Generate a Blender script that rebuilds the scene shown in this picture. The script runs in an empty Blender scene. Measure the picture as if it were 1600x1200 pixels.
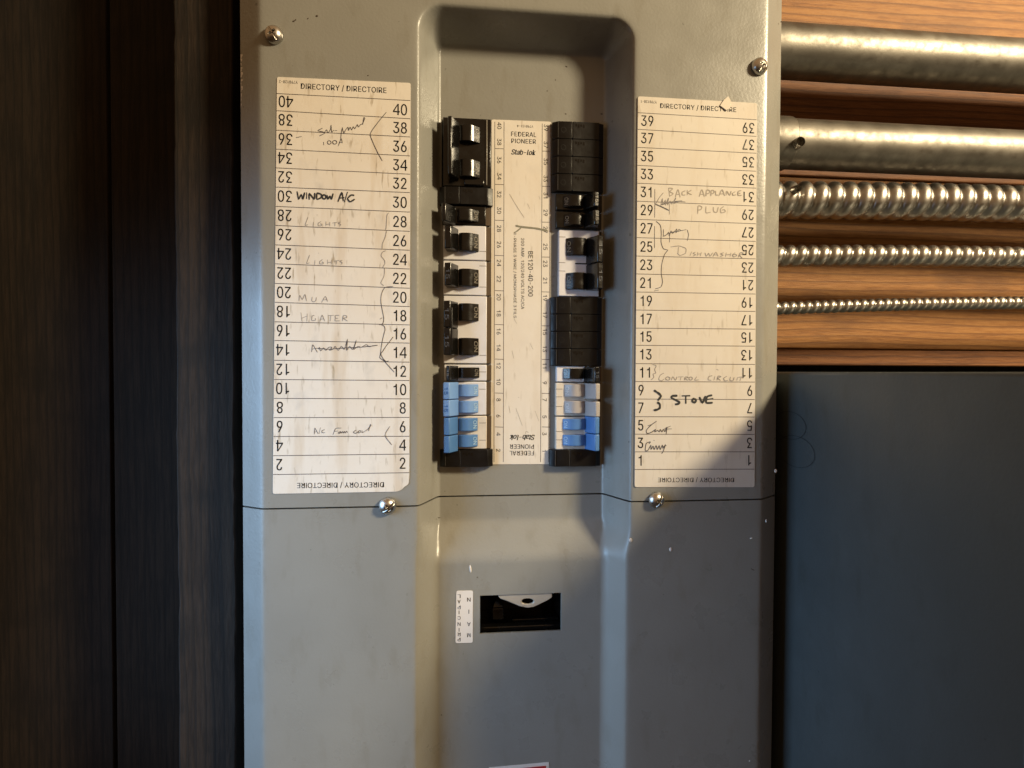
import bpy, bmesh, math, random
import numpy as np
from mathutils import Vector, Matrix
random.seed(7)
C = bpy.context.scene.collection
S = bpy.context.scene

# ------------------------------------------------------------------ camera
F, CX, CY, D = 901.0, 800.0, 600.0, 0.385          # focal length and centre in photo pixels, metres to the cover
r = Vector((8700.0, 17.0, 901.0)).normalized()      # world +X, +(-Z), +Y as seen by the camera (x right, y down, z ahead)
d = Vector((-0.0041, 0.9998, 0.0214)); d = (d - r * d.dot(r)).normalized()
n = r.cross(d)
cam_x = Vector((r.x, n.x, -d.x)); cam_down = Vector((r.y, n.y, -d.y)); cam_fwd = Vector((r.z, n.z, -d.z))
CAM = -cam_fwd * (D / cam_fwd.y)

def W(px, py, Y=0.0):
    """point of the plane y = Y that the photo shows at pixel (px, py)"""
    v = cam_x * ((px - CX) / F) + cam_down * ((py - CY) / F) + cam_fwd
    return CAM + v * ((Y - CAM.y) / v.y)

cd = bpy.data.cameras.new('camera'); cam = bpy.data.objects.new('camera', cd); C.objects.link(cam)
cam.matrix_world = Matrix(((cam_x.x, -cam_down.x, -cam_fwd.x, CAM.x), (cam_x.y, -cam_down.y, -cam_fwd.y, CAM.y),
                           (cam_x.z, -cam_down.z, -cam_fwd.z, CAM.z), (0, 0, 0, 1)))
cd.sensor_width = 36; cd.lens = 36 * F / 1600; cd.clip_start = 0.01; cd.clip_end = 50
cd.dof.use_dof = True; cd.dof.focus_distance = D + 0.005; cd.dof.aperture_fstop = 9.0
S.camera = cam

# ------------------------------------------------------------------ light
w = bpy.data.worlds.new('World'); S.world = w; w.use_nodes = True
bg = w.node_tree.nodes['Background']; bg.inputs[1].default_value = 1.0
_nt = w.node_tree; _tc = _nt.nodes.new('ShaderNodeTexCoord'); _sx = _nt.nodes.new('ShaderNodeSeparateXYZ'); _cr = _nt.nodes.new('ShaderNodeValToRGB'); _mr = _nt.nodes.new('ShaderNodeMapRange')
_nt.links.new(_tc.outputs['Generated'], _sx.inputs[0]); _nt.links.new(_sx.outputs['Z'], _mr.inputs[0]); _mr.inputs[1].default_value = -1; _mr.inputs[2].default_value = 1
_nt.links.new(_mr.outputs[0], _cr.inputs[0]); _nt.links.new(_cr.outputs[0], bg.inputs[0])   # dim room: dark floor, paler ceiling
_e = _cr.color_ramp.elements; _e[0].position = 0.30; _e[0].color = (0.03, 0.015, 0.006, 1); _e[1].position = 0.85; _e[1].color = (0.40, 0.225, 0.10, 1)
_e2 = _e.new(0.52); _e2.color = (0.30, 0.165, 0.070, 1)
def lamp(name, kind, loc, power, col, target=None, **kw):
    l = bpy.data.lights.new(name, kind); l.energy = power; l.color = col
    for k, v in kw.items(): setattr(l, k, v)
    o = bpy.data.objects.new(name, l); C.objects.link(o); o.location = loc
    if target is not None:
        o.rotation_euler = (Vector(target) - Vector(loc)).to_track_quat('-Z', 'Y').to_euler()
    return o
lamp('warm_bulb', 'POINT', (1.0, -0.75, 0.69), 128.0, (1.0, 0.82, 0.53), shadow_soft_size=0.115)
lamp('window_light', 'AREA', (-0.42, -0.16, -0.08), 0.74, (0.34, 0.60, 0.93), (-0.14, 0.0, -0.15), shape='RECTANGLE', size=0.28, size_y=0.40, spread=math.radians(70))
S.view_settings.view_transform = 'Standard'; S.view_settings.look = 'None'
S.view_settings.exposure = 0; S.view_settings.gamma = 1; S.view_settings.use_curve_mapping = False

# ------------------------------------------------------------------ materials
def mat(name, col, rough=0.5, metal=0.0, spec=0.5):
    m = bpy.data.materials.new(name); m.use_nodes = True
    b = m.node_tree.nodes['Principled BSDF']
    b.inputs['Base Color'].default_value = (*col, 1); b.inputs['Roughness'].default_value = rough
    b.inputs['Metallic'].default_value = metal; b.inputs['Specular IOR Level'].default_value = spec
    return m
def nd(m, t, **kw):
    x = m.node_tree.nodes.new(t)
    for k, v in kw.items():
        if k in x.inputs: x.inputs[k].default_value = v
        else: setattr(x, k, v)
    return x
def lk(m, a, b): m.node_tree.links.new(a, b)
def coords(m, scale=(1, 1, 1), rot=(0, 0, 0), loc=(0, 0, 0)):
    tc = nd(m, 'ShaderNodeTexCoord'); mp = nd(m, 'ShaderNodeMapping')
    mp.inputs['Scale'].default_value = scale; mp.inputs['Rotation'].default_value = rot; mp.inputs['Location'].default_value = loc
    lk(m, tc.outputs['Object'], mp.inputs['Vector']); return mp.outputs[0]
def noise(m, vec, scale, detail=3, rough=0.55):
    x = nd(m, 'ShaderNodeTexNoise', Scale=scale, Detail=detail, Roughness=rough); lk(m, vec, x.inputs['Vector']); return x.outputs['Fac']
def ramp(m, fac, stops):
    x = nd(m, 'ShaderNodeValToRGB'); e = x.color_ramp.elements
    while len(e) < len(stops): e.new(0.5)
    for i, (p, c) in enumerate(stops):
        e[i].position = p; e[i].color = (*c, 1) if len(c) == 3 else c
    lk(m, fac, x.inputs[0]); return x.outputs[0]
def mix(m, fac, a, b, mode='MIX'):
    x = nd(m, 'ShaderNodeMix', data_type='RGBA', blend_type=mode)
    for sock, v in ((x.inputs[0], fac), (x.inputs[6], a), (x.inputs[7], b)):
        if hasattr(v, 'is_output'): lk(m, v, sock)
        else: sock.default_value = v if not isinstance(v, tuple) else (*v, 1)
    return x.outputs[2]
def bump(m, h, strength, dist):
    x = nd(m, 'ShaderNodeBump', Strength=strength, Distance=dist); lk(m, h, x.inputs['Height'])
    lk(m, x.outputs[0], m.node_tree.nodes['Principled BSDF'].inputs['Normal'])
def base(m, c): lk(m, c, m.node_tree.nodes['Principled BSDF'].inputs['Base Color'])
def roughness(m, c): lk(m, c, m.node_tree.nodes['Principled BSDF'].inputs['Roughness'])
G = lambda v: (v, v, v)

def painted(name, col, rough=0.29):
    m = mat(name, col, rough, spec=0.5)
    v = coords(m)
    big = noise(m, v, 14, 4)
    c = mix(m, ramp(m, big, [(0.35, G(0)), (0.7, G(1))]), tuple(x * 0.94 for x in col), tuple(x * 1.04 for x in col))
    sp = noise(m, v, 210, 2)                                        # small dark dirt specks
    c = mix(m, ramp(m, sp, [(0.745, G(0)), (0.775, G(0.75))]), c, tuple(x * 0.42 for x in col))
    sm = noise(m, coords(m, (40, 40, 14), (0, 0.3, 0)), 2.2, 5)     # smudges
    c = mix(m, ramp(m, sm, [(0.55, G(0)), (0.78, G(0.40))]), c, (col[0] * 0.66, col[1] * 0.60, col[2] * 0.5))
    base(m, c)
    roughness(m, ramp(m, noise(m, v, 40, 4), [(0.3, G(rough - 0.05)), (0.75, G(rough + 0.12))]))
    bump(m, noise(m, v, 520, 2), 0.16, 0.0006)
    return m
M_PAINT = painted('grey_enamel', (0.240, 0.237, 0.217))
M_BOX = painted('blue_grey_enamel', (0.060, 0.072, 0.075), 0.42)

def paper(name, loc, amt=1.0, k=1.0):
    m = mat(name, (0.72, 0.66, 0.57), 0.6, spec=0.3)
    a, b, c2 = (0.74, 0.69, 0.62), (0.60, 0.50, 0.38), (0.36, 0.29, 0.20)
    a, b, c2 = (tuple(q * k for q in z) for z in (a, b, c2))
    c = mix(m, ramp(m, noise(m, coords(m, loc=loc), 30, 4), [(0.35, G(0)), (0.8, G(0.55))]), a, tuple(q * k for q in (0.68, 0.60, 0.50)))
    streak = noise(m, coords(m, (75, 1, 11), (0, 0.06, 0), loc), 1.0, 5)           # long brown drips
    c = mix(m, ramp(m, streak, [(0.53, G(0)), (0.72, G(0.62 * amt))]), c, b)
    ticks = noise(m, coords(m, (330, 1, 62), (0, 0.40, 0), loc), 1.0, 3)           # short slanted scuffs
    c = mix(m, ramp(m, ticks, [(0.60, G(0)), (0.73, G(0.68 * amt))]), c, c2)
    grime = noise(m, coords(m, (90, 90, 60), loc=loc), 1.0, 5)
    c = mix(m, ramp(m, grime, [(0.56, G(0)), (0.78, G(0.45 * amt))]), c, (0.50, 0.47, 0.43))
    base(m, c)
    bump(m, noise(m, coords(m, (60, 1, 60)), 1.0, 3), 0.12, 0.002)
    return m
M_PAPER_L = paper('cream_paper_stained', (3, 0, 1), 1.35, 0.95); M_PAPER_R = paper('cream_paper_scuffed', (8, 0, 5), 0.6, 0.82); M_PAPER_C = paper('cream_paper_worn', (1, 0, 9), 0.6, 0.92)
M_PAPER_S = mat('white_sticker', (0.70, 0.66, 0.62), 0.5)
M_TORN = mat('torn_paper_fibre', (0.66, 0.60, 0.52), 0.9)
M_INK = mat('printing_ink', (0.022, 0.020, 0.020), 0.55)
M_RULE = mat('ruling_ink', (0.07, 0.055, 0.05), 0.6)
M_PEN = mat('ballpoint_ink', (0.055, 0.05, 0.06), 0.55)
M_PENCIL = mat('pencil', (0.30, 0.26, 0.22), 0.6)
M_FADED = mat('faded_pen', (0.21, 0.19, 0.185), 0.6)
M_MARKER = mat('marker_ink', (0.02, 0.021, 0.024), 0.6)
M_SCUFF = mat('green_grey_scuff', (0.20, 0.19, 0.14), 0.7)
M_RED = mat('red_sticker', (0.42, 0.02, 0.025), 0.45)

def plastic(name, col, rough=0.3, dirt=0.5):
    m = mat(name, col, rough, spec=0.5); v = coords(m)
    c = mix(m, ramp(m, noise(m, v, 90, 4), [(0.5, G(0)), (0.85, G(dirt))]), col, tuple(x * 0.55 + 0.004 for x in col))
    base(m, c); roughness(m, ramp(m, noise(m, v, 160, 3), [(0.3, G(rough - 0.06)), (0.75, G(rough + 0.16))]))
    bump(m, noise(m, v, 900, 2), 0.10, 0.0004); return m
M_BLACK = plastic('black_phenolic', (0.005, 0.0045, 0.004), 0.17, 0.2)
M_MATT = plastic('matt_black_plastic', (0.0055, 0.0045, 0.004), 0.36, 0.2)
M_WHITE = plastic('white_phenolic', (0.66, 0.655, 0.69), 0.32, 0.3)
M_CREAM = plastic('cream_phenolic', (0.64, 0.58, 0.50), 0.36, 0.3)
M_GREY = plastic('grey_phenolic', (0.36, 0.335, 0.325), 0.36, 0.3)
M_BLUE = plastic('blue_phenolic', (0.070, 0.18, 0.42), 0.36, 0.3)
M_SKY = plastic('pale_blue_phenolic', (0.15, 0.29, 0.60), 0.36, 0.3)
M_TAN = plastic('brown_fibre', (0.085, 0.057, 0.034), 0.5)
M_WORN = mat('glint_raised_letters', (0.17, 0.15, 0.12), 0.25)  # glints on the raised black plastic put into a greyer colour
M_EDGE_GLINT = mat('black_edge_glint', (0.06, 0.055, 0.05), 0.3)  # highlight lines of the filler edges, painted as a paler black
M_WORNB = mat('pale_raised_letters', (0.34, 0.50, 0.66), 0.4)
M_WORNG = mat('grey_raised_letters', (0.55, 0.54, 0.53), 0.4)
M_MARKB = mat('dark_blue_rating', (0.03, 0.12, 0.36), 0.4)
M_MARKK = mat('dark_rating', (0.08, 0.085, 0.10), 0.3)
M_MATT.node_tree.nodes['Principled BSDF'].inputs['Specular IOR Level'].default_value = 0.30
M_HOLE = mat('dark_recess', (0.008, 0.008, 0.008), 0.8)

def metal(name, col, rough, sc=60, amt=0.5):
    m = mat(name, col, rough, 1.0); v = coords(m)
    base(m, mix(m, ramp(m, noise(m, v, sc, 5), [(0.35, G(0)), (0.75, G(amt))]), col, tuple(x * 0.45 for x in col)))
    roughness(m, ramp(m, noise(m, v, sc * 2, 4), [(0.3, G(rough - 0.06)), (0.75, G(rough + 0.15))]))
    bump(m, noise(m, v, 700, 2), 0.1, 0.0004); return m
M_STEEL = metal('zinc_screw', (0.60, 0.58, 0.54), 0.27, 200, 0.4)
M_GALV = metal('galvanised_steel', (0.215, 0.20, 0.175), 0.46, 70, 0.8)
M_FLEX = metal('aluminium_flex', (0.42, 0.40, 0.37), 0.34, 90, 0.5)
M_TAB = metal("plated_tab", (0.47, 0.43, 0.37), 0.42, 120, 0.3); M_TAB.node_tree.nodes['Principled BSDF'].inputs['Metallic'].default_value = 0.25

def wood(name, a, b, c3, scale=(9, 60, 120), loc=(0, 0, 0), rough=0.6, axis='Z'):
    m = mat(name, a, rough, spec=0.3)
    v = coords(m, scale, (0, 0.02, 0), loc)
    g0 = noise(m, v, 1.6, 6, 0.6); g1 = noise(m, coords(m, tuple(q * 4.5 for q in scale), (0, 0.02, 0), loc), 1.6, 5, 0.65)
    mx = nd(m, 'ShaderNodeMath', operation='MULTIPLY_ADD'); lk(m, g1, mx.inputs[0]); mx.inputs[1].default_value = 0.55
    m2 = nd(m, 'ShaderNodeMath', operation='MULTIPLY'); lk(m, g0, m2.inputs[0]); m2.inputs[1].default_value = 0.45; lk(m, m2.outputs[0], mx.inputs[2]); g = mx.outputs[0]
    c = ramp(m, g, [(0.30, c3), (0.45, b), (0.58, a), (0.75, b)])
    wv = nd(m, 'ShaderNodeTexWave', bands_direction=axis, wave_profile='SAW'); wv.inputs['Scale'].default_value = 1.0; wv.inputs['Distortion'].default_value = 7.0; wv.inputs['Detail'].default_value = 3.0; wv.inputs['Detail Scale'].default_value = 0.7
    lk(m, coords(m, (6, 30, 48) if axis == 'Z' else (48, 30, 5), (0, 0.03, 0), loc), wv.inputs['Vector'])
    c = mix(m, ramp(m, wv.outputs['Fac'], [(0.62, G(0)), (0.97, G(0.75))]), c, c3)
    k = noise(m, coords(m, (9, 20, 20), loc=loc), 1.3, 3)
    c = mix(m, ramp(m, k, [(0.55, G(0)), (0.75, G(0.7))]), c, c3)
    base(m, c); bump(m, g, 0.4, 0.002); return m
M_PINE = wood('orange_pine', (0.31, 0.145, 0.042), (0.24, 0.10, 0.026), (0.10, 0.038, 0.011))
M_PINE2 = wood('dark_pine', (0.20, 0.08, 0.025), (0.15, 0.055, 0.017), (0.06, 0.021, 0.009), loc=(4, 2, 7))
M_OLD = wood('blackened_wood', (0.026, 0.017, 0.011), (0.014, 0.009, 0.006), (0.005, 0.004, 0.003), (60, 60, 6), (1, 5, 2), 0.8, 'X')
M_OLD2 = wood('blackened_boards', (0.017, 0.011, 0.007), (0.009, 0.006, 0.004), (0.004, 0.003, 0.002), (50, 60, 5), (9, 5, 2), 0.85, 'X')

# ------------------------------------------------------------------ helpers
def obj(name, me, m, parent=None, smooth=False, bevel=0.0, label=None):
    if isinstance(me, bmesh.types.BMesh):
        bm = me; bmesh.ops.recalc_face_normals(bm, faces=bm.faces); me = bpy.data.meshes.new(name); bm.to_mesh(me); bm.free()
    if m is not None: me.materials.append(m)
    if smooth:
        for p in me.polygons: p.use_smooth = True
    o = bpy.data.objects.new(name, me); C.objects.link(o)
    if parent is not None:
        o.parent = parent
        root = parent
        while root.parent: root = root.parent
        o.matrix_parent_inverse = Matrix.Translation(-root.location) if root is parent else Matrix.Identity(4)
        if root is not parent: o.matrix_parent_inverse = parent_inv(parent)
    if bevel:
        b = o.modifiers.new('bevel', 'BEVEL'); b.width = bevel; b.segments = 2; b.limit_method = 'ANGLE'; b.angle_limit = 0.6
        for p in me.polygons: p.use_smooth = True
        try: me.set_sharp_from_angle(angle=0.6)
        except Exception: pass
    if label: o['label'] = label
    return o
def parent_inv(p):
    mw = Matrix.Identity(4); chain = []
    while p: chain.append(p); p = p.parent
    for q in reversed(chain):
        mw = mw @ q.matrix_parent_inverse @ Matrix.Translation(q.location)
    return mw.inverted()
def thing(name, label, cat, loc=(0, 0, 0), group=None):
    o = bpy.data.objects.new(name, None); C.objects.link(o); o.location = loc; o.empty_display_size = 0.01
    o['label'] = label; o['category'] = cat
    if group: o['group'] = group
    return o
def tag(o, label, cat, group=None):
    o['label'] = label; o['category'] = cat
    if group: o['group'] = group
    return o
def add_box(bm, x0, x1, y0, y1, z0, z1):
    vs = [bm.verts.new(p) for p in ((x0, y0, z0), (x1, y0, z0), (x1, y1, z0), (x0, y1, z0), (x0, y0, z1), (x1, y0, z1), (x1, y1, z1), (x0, y1, z1))]
    for f in ((0, 1, 2, 3), (4, 5, 6, 7), (0, 1, 5, 4), (1, 2, 6, 5), (2, 3, 7, 6), (3, 0, 4, 7)): bm.faces.new([vs[i] for i in f])
def box(*a): bm = bmesh.new(); add_box(bm, *a); return bm
def add_prism(bm, prof, z0, z1):
    """prof: list of (x, y) points, swept from z0 to z1"""
    a = [bm.verts.new((x, y, z0)) for x, y in prof]; b = [bm.verts.new((x, y, z1)) for x, y in prof]
    bm.faces.new(a); bm.faces.new(b[::-1])
    for i in range(len(prof)):
        j = (i + 1) % len(prof); bm.faces.new((a[i], a[j], b[j], b[i]))
def plate(pts, Y, t):
    """flat sheet with outline pts (photo pixels) on plane Y, t thick towards the camera"""
    bm = bmesh.new()
    f = [W(x, y, Y) for x, y in pts]
    a = [bm.verts.new((p.x, Y - t, p.z)) for p in f]; b = [bm.verts.new((p.x, Y, p.z)) for p in f]
    bm.faces.new(a)
    for i in range(len(a)):
        j = (i + 1) % len(a); bm.faces.new((a[i], a[j], b[j], b[i]))
    return bm
def rounded(q, rad, seg=4):
    """round the corners of quad q by rad pixels"""
    out = []
    for i in range(len(q)):
        p0, p, p1 = Vector(q[i - 1]), Vector(q[i]), Vector(q[(i + 1) % len(q)])
        a = p + (p0 - p).normalized() * rad; b = p + (p1 - p).normalized() * rad
        for k in range(seg + 1):
            t = k / seg; out.append(tuple(a * (1 - t) ** 2 + p * 2 * t * (1 - t) + b * t * t))
    return out

# letter shapes of a plain sans serif: advance, outline points, faces (thousandths of an em)
GLYPHS={'-':(451,'337,244 337,188 114,188 114,244','2,0,3 2,1,0'),
'.':(191,'95,-4 83,-3 73,1 63,9 55,18 51,29 50,41 51,53 55,64 63,73 73,81 83,85 95,87 107,85 118,81 128,73 135,64 140,53 141,41 140,29 135,18 128,9 118,1 107,-3','11,13,12 10,13,11 10,14,13 10,15,14 9,15,10 8,15,9 8,16,15 7,16,8 7,17,16 6,17,7 6,18,17 5,18,6 5,19,18 4,19,5 4,20,19 3,20,4 3,21,20 2,21,3 2,22,21 1,22,2 1,23,22 0,23,1'),
'/':(261,'235,533 71,-76 14,-76 178,533','2,0,3 2,1,0'),
'0':(453,'227,-7 191,-3 158,7 130,24 105,48 85,77 69,113 57,155 50,202 48,254 50,306 57,353 69,395 85,431 106,461 130,484 159,502 191,512 227,516 262,512 295,502 323,484 348,461 368,431 384,395 396,353 403,306 405,254 403,202 396,155 384,113 368,77 348,48 323,24 295,7 263,-3 227,50 250,52 271,60 290,74 306,92 320,116 330,144 338,176 342,213 344,254 342,295 338,332 330,365 320,393 306,416 290,435 271,449 250,457 227,460 203,457 182,449 163,435 147,416 134,393 123,365 115,332 111,295 109,254 111,213 115,176 123,144 134,116 147,92 163,74 182,60 203,52','17,19,18 16,19,17 16,20,19 15,20,16 15,21,20 14,21,15 14,22,21 14,54,22 54,53,22 53,23,22 13,55,14 55,54,14 13,56,55 52,23,53 13,57,56 51,23,52 13,58,57 50,23,51 50,24,23 12,58,13 12,59,58 49,24,50 11,59,12 49,25,24 11,60,59 48,25,49 11,61,60 47,25,48 10,61,11 47,26,25 10,62,61 46,26,47 9,62,10 46,27,26 9,63,62 45,27,46 8,63,9 8,64,63 44,27,45 44,28,27 8,65,64 43,28,44 7,65,8 43,29,28 7,66,65 42,29,43 6,66,7 42,30,29 6,67,66 41,30,42 40,30,41 6,68,67 5,68,6 40,31,30 5,69,68 39,31,40 39,32,31 4,69,5 4,70,69 38,32,39 4,71,70 37,32,38 36,32,37 4,36,71 4,32,36 4,33,32 3,33,4 2,33,3 2,34,33 2,35,34 1,35,2 1,0,35'),
'1':(453,'235,0 300,0 300,509 255,509 215,434 110,404 110,351 235,369','0,1,2,7 2,3,4,7 4,5,6,7'),
'2':(453,'64,0 64,47 234,229 252,248 268,266 282,282 294,298 303,312 311,327 316,341 319,356 320,371 319,389 315,405 308,419 298,431 287,441 273,449 258,455 241,458 224,460 205,458 188,454 172,447 159,438 148,427 139,413 132,398 128,381 127,362 66,362 68,391 75,418 86,442 102,464 121,482 143,496 168,507 196,513 225,516 254,513 281,507 306,497 328,482 346,465 361,445 372,423 379,398 381,372 380,354 377,336 371,318 363,299 351,280 336,259 317,235 294,209 267,180 153,60 153,57 389,57 389,0','38,40,39 38,41,40 37,41,38 37,42,41 36,42,37 36,43,42 35,43,36 35,44,43 34,44,35 34,20,44 20,19,44 19,45,44 33,21,34 21,20,34 18,45,19 33,22,21 17,45,18 33,23,22 16,45,17 33,24,23 16,46,45 32,24,33 15,46,16 32,25,24 14,46,15 32,26,25 14,47,46 13,47,14 31,26,32 31,27,26 12,47,13 12,48,47 31,28,27 30,28,31 11,48,12 30,29,28 11,49,48 10,49,11 9,49,10 9,50,49 8,50,9 8,51,50 7,51,8 7,52,51 6,52,7 6,53,52 5,53,6 4,53,5 4,54,53 3,54,4 3,55,54 2,55,3 2,56,55 1,56,2 1,57,56 1,58,57 1,59,58 1,60,59 1,61,60 0,61,1'),
'3':(453,'218,-7 188,-5 159,1 133,10 108,22 88,38 70,57 57,79 48,104 44,132 109,132 112,115 118,100 126,87 137,76 150,66 165,59 182,54 200,51 219,50 239,51 258,55 275,61 291,69 304,80 315,93 323,108 328,125 329,145 328,163 323,180 316,196 306,211 292,223 275,234 254,241 229,246 201,248 157,248 157,299 288,448 288,452 70,452 70,509 372,509 372,461 211,278 211,289 247,290 279,286 308,276 333,262 354,244 371,222 383,198 391,173 393,145 390,116 383,90 370,66 354,45 333,27 309,12 281,2 251,-5','42,44,43 42,45,44 42,41,45 41,40,45 40,46,45 39,47,40 47,46,40 38,47,39 47,49,48 38,49,47 38,50,49 38,51,50 38,37,51 37,52,51 36,52,37 35,52,36 35,53,52 34,53,35 33,53,34 32,53,33 32,54,53 31,54,32 31,55,54 30,55,31 29,55,30 29,56,55 28,56,29 27,56,28 27,57,56 8,10,9 8,11,10 26,57,27 26,58,57 8,12,11 25,58,26 7,12,8 7,13,12 24,58,25 24,59,58 7,14,13 23,59,24 6,14,7 6,15,14 22,59,23 6,16,15 22,60,59 21,60,22 6,17,16 5,17,6 20,60,21 5,18,17 19,60,20 5,19,18 5,60,19 5,61,60 4,61,5 4,62,61 3,62,4 3,63,62 2,63,3 2,64,63 1,64,2 1,0,64'),
'4':(453,'298,0 362,0 362,509 298,509 28,120 425,120 425,180 28,180 28,180 102,180 338,509 298,503','0,1,2,3 4,5,6,7 8,9,10,11'),
'5':(453,'221,-7 192,-5 165,1 140,11 118,25 99,41 83,60 71,82 63,105 60,130 122,130 125,115 130,102 138,89 148,78 160,68 173,60 188,54 204,51 221,50 241,51 259,56 276,64 291,75 304,89 314,104 322,122 326,141 328,162 326,183 321,203 314,221 303,237 290,251 275,262 257,270 238,275 218,277 201,276 184,273 167,268 152,262 139,255 128,246 67,253 96,509 366,509 366,452 151,452 134,301 136,301 148,311 162,318 178,325 194,330 212,333 229,334 252,332 274,328 294,321 313,311 330,299 345,285 358,269 370,251 379,231 386,210 390,187 391,163 388,132 381,102 369,76 352,52 332,32 309,15 282,3 253,-4','44,48,45 48,46,45 48,47,46 44,49,48 55,57,56 54,57,55 54,58,57 53,58,54 53,59,58 52,59,53 52,60,59 51,60,52 51,61,60 50,61,51 44,50,49 44,61,50 44,39,61 39,38,61 38,62,61 38,37,62 37,63,62 36,63,37 35,63,36 44,40,39 34,63,35 34,64,63 44,41,40 44,42,41 33,64,34 44,43,42 33,65,64 32,65,33 31,65,32 31,66,65 30,66,31 30,67,66 29,67,30 29,68,67 28,68,29 28,69,68 27,69,28 26,69,27 26,70,69 8,10,9 8,11,10 25,70,26 8,12,11 7,12,8 24,70,25 24,71,70 7,13,12 7,14,13 23,71,24 6,14,7 6,15,14 23,72,71 22,72,23 6,16,15 21,72,22 6,17,16 5,17,6 20,72,21 5,18,17 20,73,72 19,73,20 5,19,18 5,73,19 4,73,5 4,74,73 3,74,4 3,75,74 2,75,3 2,76,75 1,76,2 1,0,76'),
'6':(453,'226,-7 196,-4 168,3 142,15 119,31 100,51 84,74 73,101 66,130 64,162 65,187 71,212 80,239 93,268 112,302 137,340 252,509 322,509 151,261 145,261 151,270 157,279 165,288 174,295 184,302 196,307 208,311 221,313 235,314 265,312 291,305 316,295 337,280 355,262 370,240 380,215 387,187 389,157 387,127 379,98 368,73 352,50 333,30 310,14 284,3 257,-4 226,48 245,50 263,55 279,63 293,73 304,86 314,101 322,119 326,137 327,157 326,178 322,196 314,213 304,228 293,241 279,251 263,259 245,264 226,265 207,264 190,259 174,252 160,241 148,229 138,214 131,197 126,179 125,158 126,138 131,119 138,102 148,86 160,73 174,63 190,55 207,50','15,17,16 15,23,17 23,18,17 14,23,15 27,29,28 26,29,27 26,30,29 25,30,26 24,30,25 24,31,30 13,23,14 23,31,24 13,22,23 18,31,23 18,32,31 13,21,22 18,64,32 64,33,32 13,20,21 13,19,20 12,19,13 18,65,64 63,33,64 18,66,65 62,33,63 62,34,33 12,18,19 12,66,18 12,67,66 61,34,62 12,68,67 60,34,61 12,69,68 59,34,60 59,35,34 11,69,12 11,70,69 58,35,59 58,36,35 11,71,70 57,36,58 10,71,11 10,72,71 56,36,57 56,37,36 9,72,10 9,73,72 55,37,56 8,73,9 8,74,73 54,37,55 54,38,37 8,75,74 53,38,54 7,75,8 53,39,38 7,76,75 52,39,53 7,77,76 51,39,52 6,77,7 51,40,39 6,78,77 50,40,51 5,78,6 5,79,78 49,40,50 49,41,40 5,80,79 48,41,49 5,81,80 47,41,48 4,81,5 4,46,81 46,41,47 46,42,41 4,42,46 3,42,4 3,43,42 2,43,3 2,44,43 1,44,2 1,45,44 0,45,1'),
'7':(453,'97,0 323,448 323,452 62,452 62,509 391,509 391,449 165,0','3,5,4 3,2,5 2,6,5 1,6,2 1,7,6 0,7,1'),
'8':(453,'226,-7 193,-5 163,1 136,11 111,25 91,42 74,62 62,84 54,109 52,135 53,156 58,176 65,195 75,212 87,228 101,241 117,252 134,260 153,265 153,267 129,276 109,289 93,308 80,330 73,354 70,380 73,405 79,429 90,450 106,469 124,485 146,498 170,508 197,514 226,516 255,514 282,508 306,498 328,485 346,469 361,450 373,429 379,405 382,380 379,354 372,330 359,308 343,289 323,276 300,267 300,265 319,260 335,252 351,241 365,228 377,212 387,195 395,176 399,156 401,135 398,109 391,84 378,62 362,42 341,25 317,11 289,1 259,-5 226,49 248,50 267,54 285,60 300,69 313,79 323,91 331,106 335,121 337,139 335,157 330,173 322,189 312,202 298,213 283,223 265,230 247,234 226,235 206,234 187,230 169,223 154,213 140,202 130,189 122,173 117,157 115,139 117,121 121,106 129,91 139,79 152,69 167,60 185,54 205,50 226,290 244,291 260,294 274,300 287,308 298,318 307,330 314,344 318,359 319,376 318,392 314,407 308,420 299,432 288,442 275,449 260,455 244,459 226,460 208,459 192,455 177,449 164,442 153,432 145,420 138,407 134,392 133,376 134,359 138,344 145,330 154,318 165,308 178,300 193,294 209,291','33,35,34 32,35,33 32,36,35 31,36,32 31,37,36 30,37,31 30,38,37 29,38,30 29,39,38 28,123,29 123,39,29 123,122,39 122,121,39 121,40,39 28,124,123 120,40,121 28,125,124 119,40,120 27,125,28 119,41,40 27,126,125 118,41,119 27,127,126 117,41,118 116,41,117 27,128,127 26,128,27 116,42,41 26,129,128 115,42,116 26,130,129 114,42,115 25,130,26 114,43,42 25,131,130 113,43,114 24,131,25 113,44,43 24,132,131 112,44,113 24,133,132 111,44,112 111,45,44 23,133,24 23,134,133 110,45,111 23,135,134 109,45,110 109,46,45 22,135,23 22,136,135 108,46,109 22,137,136 107,46,108 107,47,46 21,137,22 21,138,137 106,47,107 21,139,138 105,47,106 21,104,139 104,47,105 21,47,104 21,48,47 20,48,21 20,49,48 19,49,20 18,49,19 18,50,49 17,50,18 17,51,50 16,51,17 16,52,51 15,52,16 15,53,52 14,86,15 86,53,15 86,54,53 14,87,86 85,54,86 14,88,87 84,54,85 14,89,88 83,54,84 13,89,14 83,55,54 13,90,89 82,55,83 13,91,90 81,55,82 12,91,13 81,56,55 12,92,91 80,56,81 11,92,12 80,57,56 11,93,92 79,57,80 79,58,57 10,93,11 10,94,93 78,58,79 10,95,94 77,58,78 77,59,58 9,95,10 9,96,95 76,59,77 8,96,9 76,60,59 8,97,96 75,60,76 75,61,60 7,97,8 7,98,97 74,61,75 7,99,98 73,61,74 6,99,7 73,62,61 6,100,99 72,62,73 6,101,100 71,62,72 5,101,6 71,63,62 5,102,101 70,63,71 5,103,102 69,63,70 5,68,103 68,63,69 5,63,68 4,63,5 4,64,63 4,65,64 3,65,4 2,65,3 2,66,65 1,66,2 1,67,66 0,67,1'),
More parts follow.
